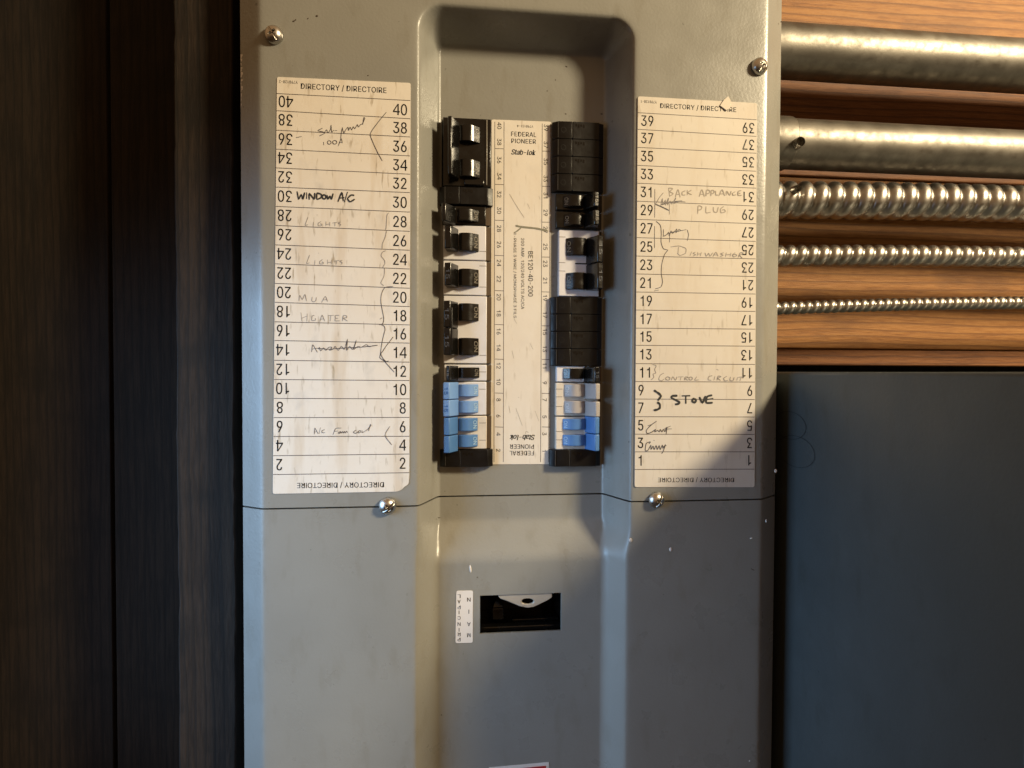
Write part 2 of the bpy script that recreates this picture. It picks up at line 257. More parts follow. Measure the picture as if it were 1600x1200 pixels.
'9':(453,'226,516 256,513 285,506 310,494 333,478 352,458 368,434 380,408 387,378 389,347 387,322 382,296 373,270 359,240 340,207 315,168 200,0 130,0 301,248 307,248 302,238 295,229 287,221 278,214 268,207 257,202 245,198 232,195 218,195 188,197 161,203 137,214 116,229 98,247 83,269 72,294 66,321 64,352 66,382 73,411 85,436 101,459 120,479 143,494 168,506 196,513 226,460 207,459 190,454 174,446 160,435 148,423 138,407 131,390 127,372 125,352 127,331 131,313 138,295 148,280 160,268 174,257 190,250 207,245 226,243 245,245 263,249 279,257 293,267 305,280 314,295 322,312 326,330 327,350 326,371 322,390 314,407 305,422 293,435 279,446 263,454 245,459','45,1,0 44,1,45 44,2,1 43,2,44 43,3,2 42,3,43 42,4,3 41,4,42 41,46,4 46,5,4 41,47,46 81,5,46 40,47,41 40,48,47 80,5,81 80,6,5 40,49,48 79,6,80 40,50,49 78,6,79 39,50,40 39,51,50 77,6,78 77,7,6 39,52,51 76,7,77 38,52,39 76,8,7 38,53,52 75,8,76 38,54,53 74,8,75 37,54,38 74,9,8 37,55,54 73,9,74 36,55,37 36,56,55 72,9,73 72,10,9 36,57,56 71,10,72 71,11,10 35,57,36 35,58,57 70,11,71 70,12,11 35,59,58 69,12,70 34,59,35 34,60,59 68,12,69 68,13,12 33,60,34 33,61,60 67,13,68 33,62,61 66,19,67 19,13,67 33,63,62 65,18,66 18,19,66 65,24,18 24,17,18 20,13,19 32,63,33 32,64,63 64,24,65 32,24,64 20,14,13 21,14,20 22,14,21 31,24,32 23,14,22 30,24,31 24,14,23 30,25,24 17,14,24 17,15,14 29,25,30 29,26,25 29,27,26 28,27,29 17,16,15'),
'A':(491,'16,0 201,509 276,509 463,0 395,0 287,302 280,323 272,346 264,372 255,402 244,438 232,478 245,478 233,437 222,402 213,371 204,345 197,322 191,302 85,0 110,142 110,199 370,199 370,142','0,11,1 11,2,1 11,12,2 12,3,2 0,21,11 21,13,11 13,10,11 13,10,12 10,22,12 22,3,12 9,22,10 21,14,13 8,22,9 21,15,14 7,22,8 21,16,15 6,22,7 21,17,16 5,22,6 21,18,17 21,20,18 20,19,18 4,23,5 23,22,5 0,20,21 20,22,21 20,23,22 23,3,22 0,19,20 4,3,23'),
'B':(478,'60,0 60,509 241,509 274,507 304,501 329,491 350,477 367,461 381,442 390,421 396,398 398,374 397,353 393,336 387,320 378,307 368,295 356,286 343,278 329,272 315,267 315,262 331,260 347,254 363,245 378,234 391,220 402,203 411,184 416,161 418,136 416,111 410,88 400,67 386,48 368,31 344,18 317,8 284,2 247,0 125,57 245,57 281,60 309,67 330,80 344,96 353,115 355,137 354,153 350,169 342,184 333,197 320,209 306,218 289,225 269,229 248,231 125,231 125,285 238,285 256,287 273,290 288,296 302,304 314,314 323,326 330,340 335,355 336,372 333,393 326,412 313,429 294,442 270,449 240,452 125,452','0,75,1 75,2,1 75,3,2 75,4,3 75,5,4 75,6,5 75,7,6 75,74,7 74,8,7 0,58,75 73,8,74 72,8,73 72,9,8 71,9,72 70,9,71 70,10,9 69,10,70 69,11,10 68,11,69 68,12,11 67,12,68 66,12,67 66,13,12 65,13,66 65,14,13 64,14,65 64,15,14 63,15,64 63,16,15 62,16,63 61,16,62 61,17,16 60,17,61 59,17,60 59,18,17 0,57,58 57,59,58 57,18,59 57,19,18 57,20,19 57,21,20 57,22,21 57,23,22 57,24,23 57,25,24 57,56,25 56,55,25 55,26,25 0,40,57 54,26,55 53,26,54 53,27,26 52,27,53 51,27,52 51,28,27 50,28,51 49,28,50 49,29,28 48,29,49 48,30,29 47,30,48 46,30,47 46,31,30 45,31,46 45,32,31 44,32,45 44,33,32 43,33,44 42,33,43 42,34,33 41,34,42 0,41,40 0,34,41 0,35,34 0,36,35 0,37,36 0,38,37 0,39,38'),
'C':(513,'267,-7 225,-3 186,7 150,25 119,49 92,79 70,115 53,157 44,203 40,254 44,305 53,352 70,393 92,429 119,459 150,484 186,501 225,512 267,516 293,514 317,511 340,504 362,496 383,485 402,471 419,456 435,438 448,418 459,397 467,373 473,348 408,348 404,365 397,380 389,395 380,407 369,418 357,428 344,437 330,444 315,449 300,453 284,455 267,456 237,453 209,445 184,432 161,414 141,391 125,364 113,332 106,295 103,254 106,213 113,177 125,145 141,117 161,94 184,76 210,63 237,56 267,53 284,54 300,56 315,60 330,65 344,72 357,81 369,90 380,102 389,114 397,128 404,144 408,160 473,160 467,135 459,112 448,91 435,71 420,53 402,38 383,24 363,13 341,5 317,-2 293,-6','17,19,18 17,20,19 16,20,17 16,21,20 16,22,21 15,22,16 15,23,22 15,24,23 14,24,15 14,25,24 13,44,14 44,43,14 43,25,14 42,25,43 42,26,25 41,26,42 13,45,44 40,26,41 39,26,40 13,46,45 38,26,39 38,27,26 37,27,38 13,47,46 12,47,13 36,27,37 35,27,36 35,28,27 12,48,47 34,28,35 34,29,28 33,29,34 11,48,12 11,49,48 32,29,33 32,30,29 31,30,32 11,50,49 10,50,11 10,51,50 9,51,10 9,52,51 8,52,9 8,53,52 8,54,53 7,54,8 7,55,54 72,74,73 72,75,74 6,55,7 6,56,55 71,75,72 71,76,75 70,76,71 6,57,56 5,57,6 69,76,70 69,77,76 68,77,69 5,58,57 68,78,77 67,78,68 66,78,67 4,58,5 4,59,58 65,78,66 65,79,78 64,79,65 4,60,59 63,79,64 62,79,63 4,61,60 61,79,62 61,80,79 4,80,61 3,80,4 3,81,80 2,81,3 2,82,81 2,83,82 1,83,2 1,84,83 1,85,84 0,85,1'),
'D':(522,'219,0 96,0 96,57 215,57 254,60 288,68 318,81 343,99 363,122 379,149 390,181 397,216 399,255 397,294 390,329 379,361 364,388 344,410 320,428 291,441 258,449 221,452 93,452 93,509 225,509 273,505 315,495 353,478 385,455 412,426 433,391 449,351 458,306 462,255 458,205 449,159 433,119 411,83 384,54 351,31 312,14 268,3 125,509 125,0 60,0 60,509','44,23,45 23,42,45 44,22,23 42,24,23 43,24,42 43,21,24 21,25,24 21,26,25 21,27,26 21,28,27 21,20,28 20,29,28 44,21,22 44,2,21 2,43,21 19,29,20 18,29,19 17,29,18 17,30,29 16,30,17 16,31,30 15,31,16 14,31,15 14,32,31 13,32,14 13,33,32 12,33,13 11,33,12 11,34,33 10,34,11 10,35,34 9,35,10 9,36,35 8,36,9 7,36,8 7,37,36 6,37,7 6,38,37 5,38,6 4,38,5 3,38,4 44,1,2 43,3,2 43,38,3 43,39,38 43,40,39 43,41,40 43,0,41 1,43,44 43,0,1'),
'E':(435,'60,0 60,509 372,509 372,452 125,452 125,286 355,286 355,229 125,229 125,57 375,57 375,0','0,4,1 4,2,1 4,3,2 0,5,4 0,8,5 8,6,5 8,7,6 0,9,8 0,10,9 0,11,10'),
'F':(429,'60,0 60,509 369,509 369,452 125,452 125,278 346,278 346,221 125,221 125,0','0,4,1 4,2,1 4,3,2 0,5,4 0,8,5 8,6,5 8,7,6 0,9,8'),
'H':(517,'60,0 60,509 125,509 125,289 392,289 392,509 457,509 457,0 392,0 392,232 125,232 125,0','0,2,1 0,3,2 4,6,5 4,7,6 0,10,3 10,4,3 10,9,4 9,7,4 0,11,10 8,7,9'),
'I':(195,'62,0 128,0 128,509 62,509','0,1,2,3'),
'L':(421,'60,0 60,509 125,509 125,57 361,57 361,0','0,2,1 0,3,2 0,4,3 0,5,4'),
'M':(628,'60,0 60,509 152,509 277,187 280,179 284,170 287,159 291,147 295,135 299,123 303,110 307,97 311,84 315,71 319,60 322,49 307,49 311,59 314,71 318,83 322,95 326,108 330,121 334,134 338,146 342,158 346,169 349,179 352,187 476,509 568,509 568,0 504,0 504,291 504,302 504,314 504,327 505,340 505,354 505,369 505,383 506,398 506,413 506,428 507,443 507,457 513,457 508,441 503,425 498,409 492,393 487,378 482,363 477,348 472,335 467,322 463,310 459,300 456,291 342,0 286,0 170,291 167,300 163,310 159,321 155,333 150,347 145,361 140,376 134,392 129,408 124,424 118,441 112,457 119,457 119,444 120,430 120,416 120,401 121,386 121,372 121,357 121,342 122,328 122,315 122,302 122,291 122,0','0,73,1 73,2,1 73,74,2 74,3,2 28,45,29 45,30,29 45,46,30 46,31,30 0,72,73 75,3,74 28,44,45 47,31,46 76,3,75 28,48,44 48,43,44 48,43,47 43,31,47 0,76,72 76,71,72 0,77,76 71,3,76 42,31,43 28,49,48 70,3,71 0,78,77 41,31,42 28,50,49 69,3,70 0,79,78 40,31,41 28,51,50 68,3,69 0,80,79 39,31,40 28,52,51 67,3,68 0,81,80 38,31,39 28,53,52 66,3,67 0,82,81 37,31,38 28,54,53 65,3,66 0,83,82 36,31,37 28,55,54 64,3,65 0,84,83 35,31,36 28,56,55 63,3,64 0,85,84 34,31,35 28,57,56 62,3,63 0,86,85 33,31,34 28,58,57 61,3,62 0,87,86 60,3,61 28,59,58 32,31,33 60,4,3 27,59,28 60,5,4 26,59,27 60,6,5 25,59,26 60,7,6 24,59,25 60,8,7 23,59,24 60,9,8 22,59,23 60,10,9 21,59,22 60,11,10 20,59,21 60,12,11 19,59,20 60,18,12 18,13,12 18,13,19 13,59,19 14,59,13 60,17,18 15,59,14 60,16,17 60,15,16 60,59,15'),
'N':(523,'60,0 60,509 136,509 343,183 349,174 355,163 363,151 371,137 379,122 388,107 396,90 405,73 414,55 405,54 403,72 402,90 401,108 400,126 399,142 399,157 399,171 399,184 399,195 399,509 463,509 463,0 387,0 202,290 194,303 186,317 177,331 168,346 159,363 148,381 136,402 123,425 108,452 119,454 120,429 121,406 122,384 123,363 124,345 124,328 125,313 125,301 125,291 125,0','0,36,1 36,2,1 36,37,2 37,3,2 22,24,23 22,25,24 38,3,37 0,38,36 38,35,36 0,39,38 35,3,38 34,3,35 0,40,39 33,3,34 0,41,40 32,3,33 0,42,41 31,3,32 30,3,31 0,43,42 29,3,30 0,44,43 28,3,29 0,45,44 27,3,28 0,46,45 0,47,46 26,3,27 21,25,22 20,25,21 26,4,3 26,5,4 19,25,20 26,6,5 18,25,19 26,7,6 17,25,18 26,8,7 16,25,17 26,9,8 15,25,16 26,10,9 14,11,15 11,25,15 26,14,10 14,11,10 12,25,11 26,13,14 13,25,12 26,25,13'),
'O':(533,'267,-7 225,-3 186,7 150,25 119,49 92,79 70,115 53,157 44,203 40,254 44,305 53,352 70,393 92,429 119,459 150,484 186,501 225,512 267,516 309,512 348,501 384,484 415,459 442,429 464,393 480,352 490,305 493,254 490,203 480,157 464,115 442,79 415,49 384,25 348,7 309,-3 267,53 296,55 324,63 349,76 372,94 392,116 408,144 420,176 428,213 430,254 428,295 420,332 408,365 392,392 372,415 349,433 324,446 296,453 267,456 237,453 210,445 184,433 161,415 142,392 125,364 113,332 106,295 103,254 106,213 113,176 125,144 142,117 161,94 184,76 210,63 237,55','17,19,18 16,19,17 16,20,19 15,20,16 15,21,20 14,21,15 14,22,21 13,55,14 55,54,14 54,22,14 54,53,22 53,23,22 52,23,53 13,56,55 51,23,52 13,57,56 50,23,51 13,58,57 50,24,23 12,58,13 49,24,50 12,59,58 11,59,12 49,25,24 48,25,49 11,60,59 47,25,48 11,61,60 10,61,11 47,26,25 46,26,47 10,62,61 9,62,10 46,27,26 45,27,46 9,63,62 8,63,9 8,64,63 44,27,45 44,28,27 8,65,64 43,28,44 7,65,8 43,29,28 7,66,65 42,29,43 6,66,7 42,30,29 6,67,66 41,30,42 6,68,67 40,30,41 5,68,6 40,31,30 5,69,68 39,31,40 39,32,31 4,69,5 4,70,69 38,32,39 4,71,70 37,32,38 4,36,71 36,32,37 4,32,36 4,33,32 3,33,4 2,33,3 2,34,33 1,34,2 1,35,34 1,0,35'),
'P':(469,'60,0 60,509 235,509 272,506 305,499 332,487 356,471 375,452 390,430 400,404 407,377 409,348 407,318 400,291 390,265 375,243 356,223 332,207 305,195 272,188 235,186 109,186 109,242 233,242 257,244 279,248 297,256 312,266 324,279 333,294 339,310 343,328 344,348 343,367 339,385 333,402 324,416 312,428 297,439 279,446 257,451 232,452 125,452 125,0','0,42,1 42,2,1 42,3,2 42,4,3 42,5,4 42,6,5 42,7,6 42,41,7 41,40,7 40,8,7 0,22,42 22,43,42 39,8,40 38,8,39 37,8,38 37,9,8 36,9,37 35,9,36 35,10,9 34,10,35 33,10,34 33,11,10 32,11,33 31,11,32 31,12,11 30,12,31 30,13,12 29,13,30 28,13,29 28,14,13 27,14,28 26,14,27 26,15,14 25,15,26 24,15,25 23,15,24 23,16,15 0,21,22 43,23,22 43,20,23 20,16,23 20,17,16 20,18,17 20,19,18 0,20,21 0,43,20'),
'R':(488,'60,0 60,509 236,509 273,506 305,500 333,489 356,473 376,455 390,433 401,408 407,381 409,352 407,323 401,296 390,271 376,250 356,232 333,217 305,206 273,200 236,198 96,198 96,255 234,255 258,256 280,260 298,267 313,276 325,287 334,300 340,316 344,333 345,352 344,371 340,389 334,405 325,419 313,430 298,440 279,446 258,451 233,452 125,452 125,0 353,0 230,229 303,229 428,0','0,22,1 22,42,1 42,2,1 42,3,2 42,4,3 42,5,4 42,6,5 42,7,6 42,41,7 41,40,7 40,8,7 22,43,42 39,8,40 38,8,39 37,8,38 37,9,8 36,9,37 35,9,36 35,10,9 34,10,35 33,10,34 33,11,10 32,11,33 31,11,32 31,12,11 30,12,31 30,13,12 29,13,30 28,13,29 28,14,13 27,14,28 26,14,27 26,15,14 25,15,26 24,15,25 23,15,24 0,21,22 43,23,22 43,45,23 45,15,23 45,16,15 45,46,16 46,17,16 43,20,45 20,44,45 47,17,46 18,47,17 19,47,18 20,47,19 0,20,21 0,43,20 44,47,20'),
'S':(446,'224,-9 188,-7 156,-1 128,9 102,23 81,40 64,60 51,83 42,109 38,137 104,137 108,118 114,102 123,88 136,76 150,66 166,59 185,53 204,50 224,49 246,50 267,54 286,60 303,69 317,79 329,92 338,106 344,122 346,139 344,154 340,168 332,179 322,189 310,197 296,205 280,211 263,217 245,222 184,239 145,253 112,269 86,289 67,313 56,341 52,372 54,400 62,425 75,448 92,468 113,484 138,498 165,508 195,514 227,516 259,514 289,508 316,498 340,484 360,468 377,449 390,427 398,403 401,378 337,378 332,402 320,421 302,437 280,449 254,456 225,459 204,457 185,454 167,448 152,440 139,430 129,418 121,405 117,391 115,376 117,359 122,345 131,334 142,324 155,315 169,308 184,302 198,297 212,293 264,279 279,275 295,270 312,264 328,256 344,248 359,238 372,226 384,213 395,198 402,180 407,161 408,139 406,112 399,87 386,64 370,43 349,25 323,11 294,0 261,-7','52,54,53 51,54,52 51,55,54 50,55,51 50,56,55 49,56,50 49,57,56 48,57,49 48,58,57 48,59,58 47,70,48 70,69,48 69,59,48 68,59,69 47,71,70 67,59,68 47,72,71 66,59,67 66,60,59 46,72,47 46,73,72 46,74,73 65,60,66 46,75,74 65,61,60 45,75,46 64,61,65 45,76,75 45,77,76 64,62,61 63,62,64 44,77,45 44,78,77 44,79,78 43,79,44 43,80,79 43,81,80 42,81,43 42,82,81 42,83,82 42,84,83 41,84,42 41,85,84 41,86,85 41,87,86 41,88,87 40,88,41 40,89,88 40,90,89 40,91,90 39,91,40 39,92,91 39,93,92 38,93,39 38,94,93 37,94,38 37,95,94 37,96,95 36,96,37 35,96,36 35,97,96 34,97,35 33,97,34 33,98,97 32,98,33 31,98,32 31,99,98 30,99,31 29,99,30 29,100,99 28,100,29 27,100,28 27,101,100 8,10,9 8,11,10 26,101,27 8,12,11 26,102,101 7,12,8 25,102,26 7,13,12 24,102,25 7,14,13 24,103,102 6,14,7 23,103,24 6,15,14 22,103,23 6,16,15 22,104,103 21,104,22 5,16,6 5,17,16 20,104,21 5,18,17 19,104,20 5,19,18 5,104,19 5,105,104 4,105,5 4,106,105 3,106,4 3,107,106 2,107,3 2,108,107 1,108,2 1,0,108'),
'T':(461,'32,452 32,509 417,509 417,452 257,452 257,0 193,0 193,452','0,2,1 0,3,2 7,3,0 6,4,7 4,3,7 6,5,4'),
'V':(491,'204,0 16,509 84,509 192,206 199,187 207,164 215,137 225,106 236,71 248,31 235,31 247,71 257,107 267,138 276,165 283,187 290,206 395,509 463,509 278,0','0,2,1 0,3,2 16,18,17 16,19,18 0,4,3 15,19,16 14,19,15 0,5,4 13,19,14 0,6,5 12,19,13 0,7,6 11,19,12 0,8,7 10,9,11 9,19,11 0,9,8 0,19,9'),
'W':(698,'155,0 16,509 82,509 163,196 167,179 172,162 175,145 179,128 183,111 187,94 190,76 194,58 197,40 189,40 193,58 196,76 200,94 203,111 207,128 211,145 215,162 220,179 224,196 306,509 380,509 462,196 466,179 470,162 474,145 478,128 482,111 486,94 490,76 494,58 497,40 488,40 492,58 495,76 499,94 503,111 506,128 510,145 515,162 519,179 523,196 603,509 670,509 530,0 455,0 368,323 362,345 357,368 351,391 346,417 341,445 336,475 350,475 345,446 340,420 335,395 330,371 324,347 318,323 230,0','0,2,1 0,3,2 22,55,23 55,24,23 55,56,24 56,25,24 44,46,45 44,47,46 22,54,55 57,25,56 58,53,57 53,25,57 22,58,54 58,53,54 22,59,58 52,25,53 22,60,59 51,25,52 22,61,60 50,25,51 22,62,61 49,25,50 22,63,62 48,25,49 0,4,3 21,63,22 48,26,25 43,47,44 0,5,4 20,63,21 48,27,26 42,47,43 0,6,5 19,63,20 48,28,27 41,47,42 0,7,6 18,63,19 48,29,28 40,47,41 0,8,7 17,63,18 48,30,29 39,47,40 0,9,8 16,63,17 48,31,30 38,47,39 0,10,9 15,63,16 48,32,31 37,47,38 0,14,10 14,11,10 48,36,32 36,33,32 14,11,15 11,63,15 36,33,37 33,47,37 12,63,11 34,47,33 0,13,14 48,35,36 0,12,13 0,63,12 48,34,35 48,47,34'),
'Y':(483,'203,0 203,208 16,509 91,509 192,344 203,327 213,309 222,292 231,274 240,254 250,230 224,230 233,254 242,275 251,293 260,310 270,327 280,344 381,509 455,509 268,208 268,0','1,3,2 1,4,3 17,19,18 17,20,19 1,5,4 16,20,17 15,20,16 1,6,5 14,20,15 1,7,6 13,20,14 1,8,7 12,9,13 9,20,13 1,12,8 12,9,8 1,11,12 10,20,9 1,10,11 1,20,10 0,20,1 0,21,20'),
'a':(379,'160,-9 137,-7 115,-3 94,5 76,15 60,29 48,45 38,63 32,84 30,108 32,128 36,146 43,161 53,174 64,184 78,193 92,200 108,206 125,211 143,214 161,217 178,220 200,223 218,225 234,227 247,229 257,231 265,235 271,240 274,246 276,255 276,257 275,272 272,285 267,297 260,307 251,315 240,322 227,327 212,330 196,331 178,330 163,327 149,322 137,316 127,309 118,301 110,292 104,283 100,274 41,291 51,313 64,331 79,346 95,358 114,368 133,375 153,380 173,383 194,384 208,384 223,382 239,379 255,375 271,369 286,360 300,350 312,336 322,320 330,301 335,278 337,251 337,0 277,0 277,52 272,52 267,43 260,34 252,25 242,16 229,8 215,1 199,-4 181,-7 170,45 192,47 211,51 228,59 242,68 254,80 263,93 270,108 274,122 276,138 276,190 272,187 267,184 259,182 251,180 241,178 231,176 221,174 210,173 200,171 191,170 182,169 175,168 161,166 147,163 134,159 122,153 112,147 103,139 97,130 93,118 92,105 93,93 96,82 102,72 109,64 119,57 130,52 142,48 156,46','58,60,59 58,61,60 57,61,58 57,62,61 56,62,57 56,63,62 55,63,56 55,64,63 55,65,64 54,65,55 54,66,65 53,66,54 53,67,66 52,67,53 52,40,67 40,39,67 39,68,67 51,41,52 41,40,52 51,42,41 38,68,39 51,43,42 37,68,38 51,44,43 36,68,37 36,69,68 51,45,44 35,69,36 50,45,51 50,46,45 34,69,35 34,70,69 50,47,46 33,70,34 50,48,47 49,48,50 32,70,33 32,71,70 31,71,32 30,71,31 29,71,30 29,72,71 28,72,29 27,72,28 26,94,27 94,72,27 25,94,26 24,94,25 23,94,24 22,94,23 21,94,22 20,94,21 19,94,20 18,94,19 17,94,18 16,94,17 15,94,16 14,94,15 14,95,94 93,72,94 14,96,95 14,97,96 13,97,14 13,98,97 13,99,98 13,100,99 13,101,100 13,102,101 12,102,13 12,103,102 12,104,103 12,105,104 12,106,105 12,107,106 12,108,107 12,109,108 11,109,12 11,110,109 11,111,110 11,112,111 10,112,11 10,113,112 92,72,93 10,114,113 9,114,10 91,72,92 9,115,114 8,115,9 90,72,91 8,116,115 89,72,90 8,117,116 7,117,8 7,118,117 88,74,89 74,72,89 7,119,118 87,74,88 7,120,119 6,120,7 86,75,87 75,74,87 6,121,120 6,122,121 86,76,75 73,72,74 85,76,86 6,123,122 84,76,85 6,84,123 6,76,84 5,76,6 5,77,76 5,78,77 4,78,5 4,79,78 4,80,79 3,80,4 3,81,80 2,81,3 2,82,81 1,82,2 1,83,82 0,83,1'),
'b':(443,'229,-8 208,-7 189,-3 172,4 159,12 147,21 138,31 130,41 123,50 118,59 112,59 112,0 53,0 53,509 114,509 114,319 118,319 123,327 130,336 137,346 147,355 158,364 171,373 188,379 207,383 229,384 259,382 287,374 313,361 335,342 354,320 370,293 381,261 388,227 390,189 388,151 381,116 370,84 355,57 336,34 313,16 288,3 260,-6 220,47 242,49 262,55 279,66 294,80 306,97 316,117 323,139 327,163 328,189 327,215 323,239 316,261 307,281 295,298 280,311 262,322 243,328 220,330 198,328 178,322 161,312 147,299 134,282 125,263 118,241 114,216 113,189 114,162 118,138 125,115 135,95 147,78 162,65 179,55 198,49','12,14,13 12,15,14 24,26,25 23,26,24 23,27,26 22,27,23 22,28,27 21,28,22 20,28,21 20,29,28 19,29,20 18,29,19 18,61,29 61,30,29 17,61,18 17,62,61 60,30,61 17,63,62 59,30,60 16,63,17 16,64,63 58,30,59 58,31,30 12,16,15 12,68,16 68,67,16 67,66,16 66,65,16 65,64,16 57,31,58 56,31,57 56,32,31 55,32,56 55,33,32 54,33,55 12,69,68 53,33,54 53,34,33 12,70,69 52,34,53 12,71,70 51,34,52 51,35,34 50,35,51 12,72,71 50,36,35 49,36,50 12,73,72 48,36,49 48,37,36 12,74,73 47,37,48 12,10,74 10,75,74 47,38,37 46,38,47 10,76,75 45,38,46 10,9,76 9,77,76 12,11,10 8,77,9 45,39,38 44,39,45 8,78,77 7,78,8 43,39,44 7,43,78 7,39,43 6,39,7 6,40,39 5,40,6 4,40,5 4,41,40 3,41,4 2,41,3 2,42,41 1,42,2 1,0,42'),
'k':(425,'110,137 110,212 121,212 284,379 360,379 184,199 177,199 53,0 53,509 114,509 114,0 294,0 148,186 191,229 372,0','7,9,8 7,1,9 1,10,9 2,4,3 2,13,4 13,5,4 2,12,13 5,14,13 7,0,1 10,2,1 10,12,2 0,5,6 0,14,5 10,11,12 7,14,0 10,14,7 11,14,10'),
'l':(234,'139,-2 112,0 91,8 74,20 62,37 55,59 53,84 53,509 114,509 114,99 114,83 117,71 120,62 126,57 135,53 146,52 152,52 157,52 160,53 164,53 167,54 170,54 181,3 175,1 169,0 162,-1 154,-2 147,-2','6,8,7 6,9,8 6,10,9 5,10,6 5,11,10 5,12,11 5,13,12 4,13,5 4,14,13 20,22,21 19,22,20 18,22,19 4,15,14 17,22,18 16,22,17 15,22,16 4,22,15 3,22,4 2,22,3 1,22,2 1,23,22 1,24,23 1,25,24 0,25,1 0,26,25 0,27,26'),
'o':(427,'207,-8 174,-5 144,3 117,16 93,35 72,58 56,85 44,116 37,150 34,187 37,225 44,260 56,291 72,318 93,341 117,360 144,374 174,382 207,384 241,382 271,374 299,360 323,341 343,318 359,291 371,260 379,225 381,187 379,150 371,116 359,85 343,58 323,35 299,16 271,3 241,-5 207,46 231,49 252,55 270,66 285,80 298,97 307,117 314,139 318,163 319,187 318,212 314,236 307,258 298,278 285,296 270,310 252,321 231,328 207,330 184,328 163,321 145,310 130,296 118,278 108,258 102,236 98,212 96,187 98,163 102,139 108,117 118,97 130,80 145,66 163,55 184,49','17,19,18 16,19,17 16,20,19 15,20,16 15,21,20 14,21,15 14,22,21 13,22,14 13,54,22 54,23,22 13,55,54 53,23,54 13,56,55 52,23,53 13,57,56 51,23,52 12,57,13 51,24,23 12,58,57 50,24,51 12,59,58 49,24,50 11,59,12 49,25,24 11,60,59 48,25,49 10,60,11 48,26,25 10,61,60 47,26,48 10,62,61 46,26,47 46,27,26 9,62,10 9,63,62 45,27,46 8,63,9 8,64,63 44,27,45 44,28,27 8,65,64 43,28,44 43,29,28 7,65,8 7,66,65 42,29,43 7,67,66 41,29,42 6,67,7 41,30,29 6,68,67 40,30,41 5,68,6 40,31,30 5,69,68 39,31,40 5,70,69 38,31,39 4,70,5 38,32,31 4,71,70 37,32,38 4,36,71 36,32,37 4,32,36 3,32,4 3,33,32 2,33,3 2,34,33 1,34,2 1,35,34 0,35,1'),
't':(231,'204,379 204,327 6,327 6,379 65,471 126,471 126,98 127,83 130,70 136,61 144,55 156,51 170,50 175,50 180,50 185,51 191,52 197,53 202,54 213,2 207,0 200,-2 192,-3 184,-3 176,-4 168,-4 138,-1 113,7 92,21 77,41 68,64 65,93','31,5,4 31,6,5 2,0,3 2,1,0 31,7,6 30,7,31 30,8,7 30,9,8 29,9,30 29,10,9 29,11,10 17,19,18 16,19,17 15,19,16 29,12,11 14,19,15 13,19,14 12,19,13 29,19,12 28,19,29 27,19,28 26,19,27 26,20,19 26,21,20 25,21,26 25,22,21 25,23,22 25,24,23'),
'É':(435,'191,558 239,659 307,659 241,558 60,0 60,509 372,509 372,452 125,452 125,286 355,286 355,229 125,229 125,57 375,57 375,0','4,8,5 8,6,5 8,7,6 4,9,8 4,12,9 12,10,9 12,11,10 4,13,12 4,14,13 4,15,14 0,2,1 0,3,2')}
_g = {}
for _c, (_a, _v, _f) in GLYPHS.items():
    _g[_c] = (_a, np.array([[float(q) for q in p.split(',')] for p in _v.split()]), [tuple(int(q) for q in p.split(',')) for p in _f.split()])
CAP = 530.0
def glyphs(s, bold=9.0, shear=0.0, tab=False):
    """outline points and faces of a word, scaled to a unit box (tab: digits in equal cells, one unit = a pair of digits)"""
    x, V, Fs, n = 0, [], [], 0
    for ch in s:
        if ch == ' ': x += 190; continue
        a, v, f = _g[ch]
        v = v + np.array([x, 0.0])
        if bold: N = len(v); v = np.concatenate([v - [bold, 0], v, v + [bold, 0]]); f = [tuple(i + N * k for i in q) for k in range(3) for q in f]
        V.append(v); Fs += [tuple(i + n for i in q) for q in f]; n += len(v); x += a
    v = np.concatenate(V); v[:, 0] += v[:, 1] * shear
    if tab: return (v - [x / 2, CAPH / 2]) / [820.0, CAPH], Fs
    lo, hi = v.min(0), v.max(0)
    return (v - (lo + hi) / 2) / (hi - lo), Fs
CAPH = _g['I'][1][:, 1].max()
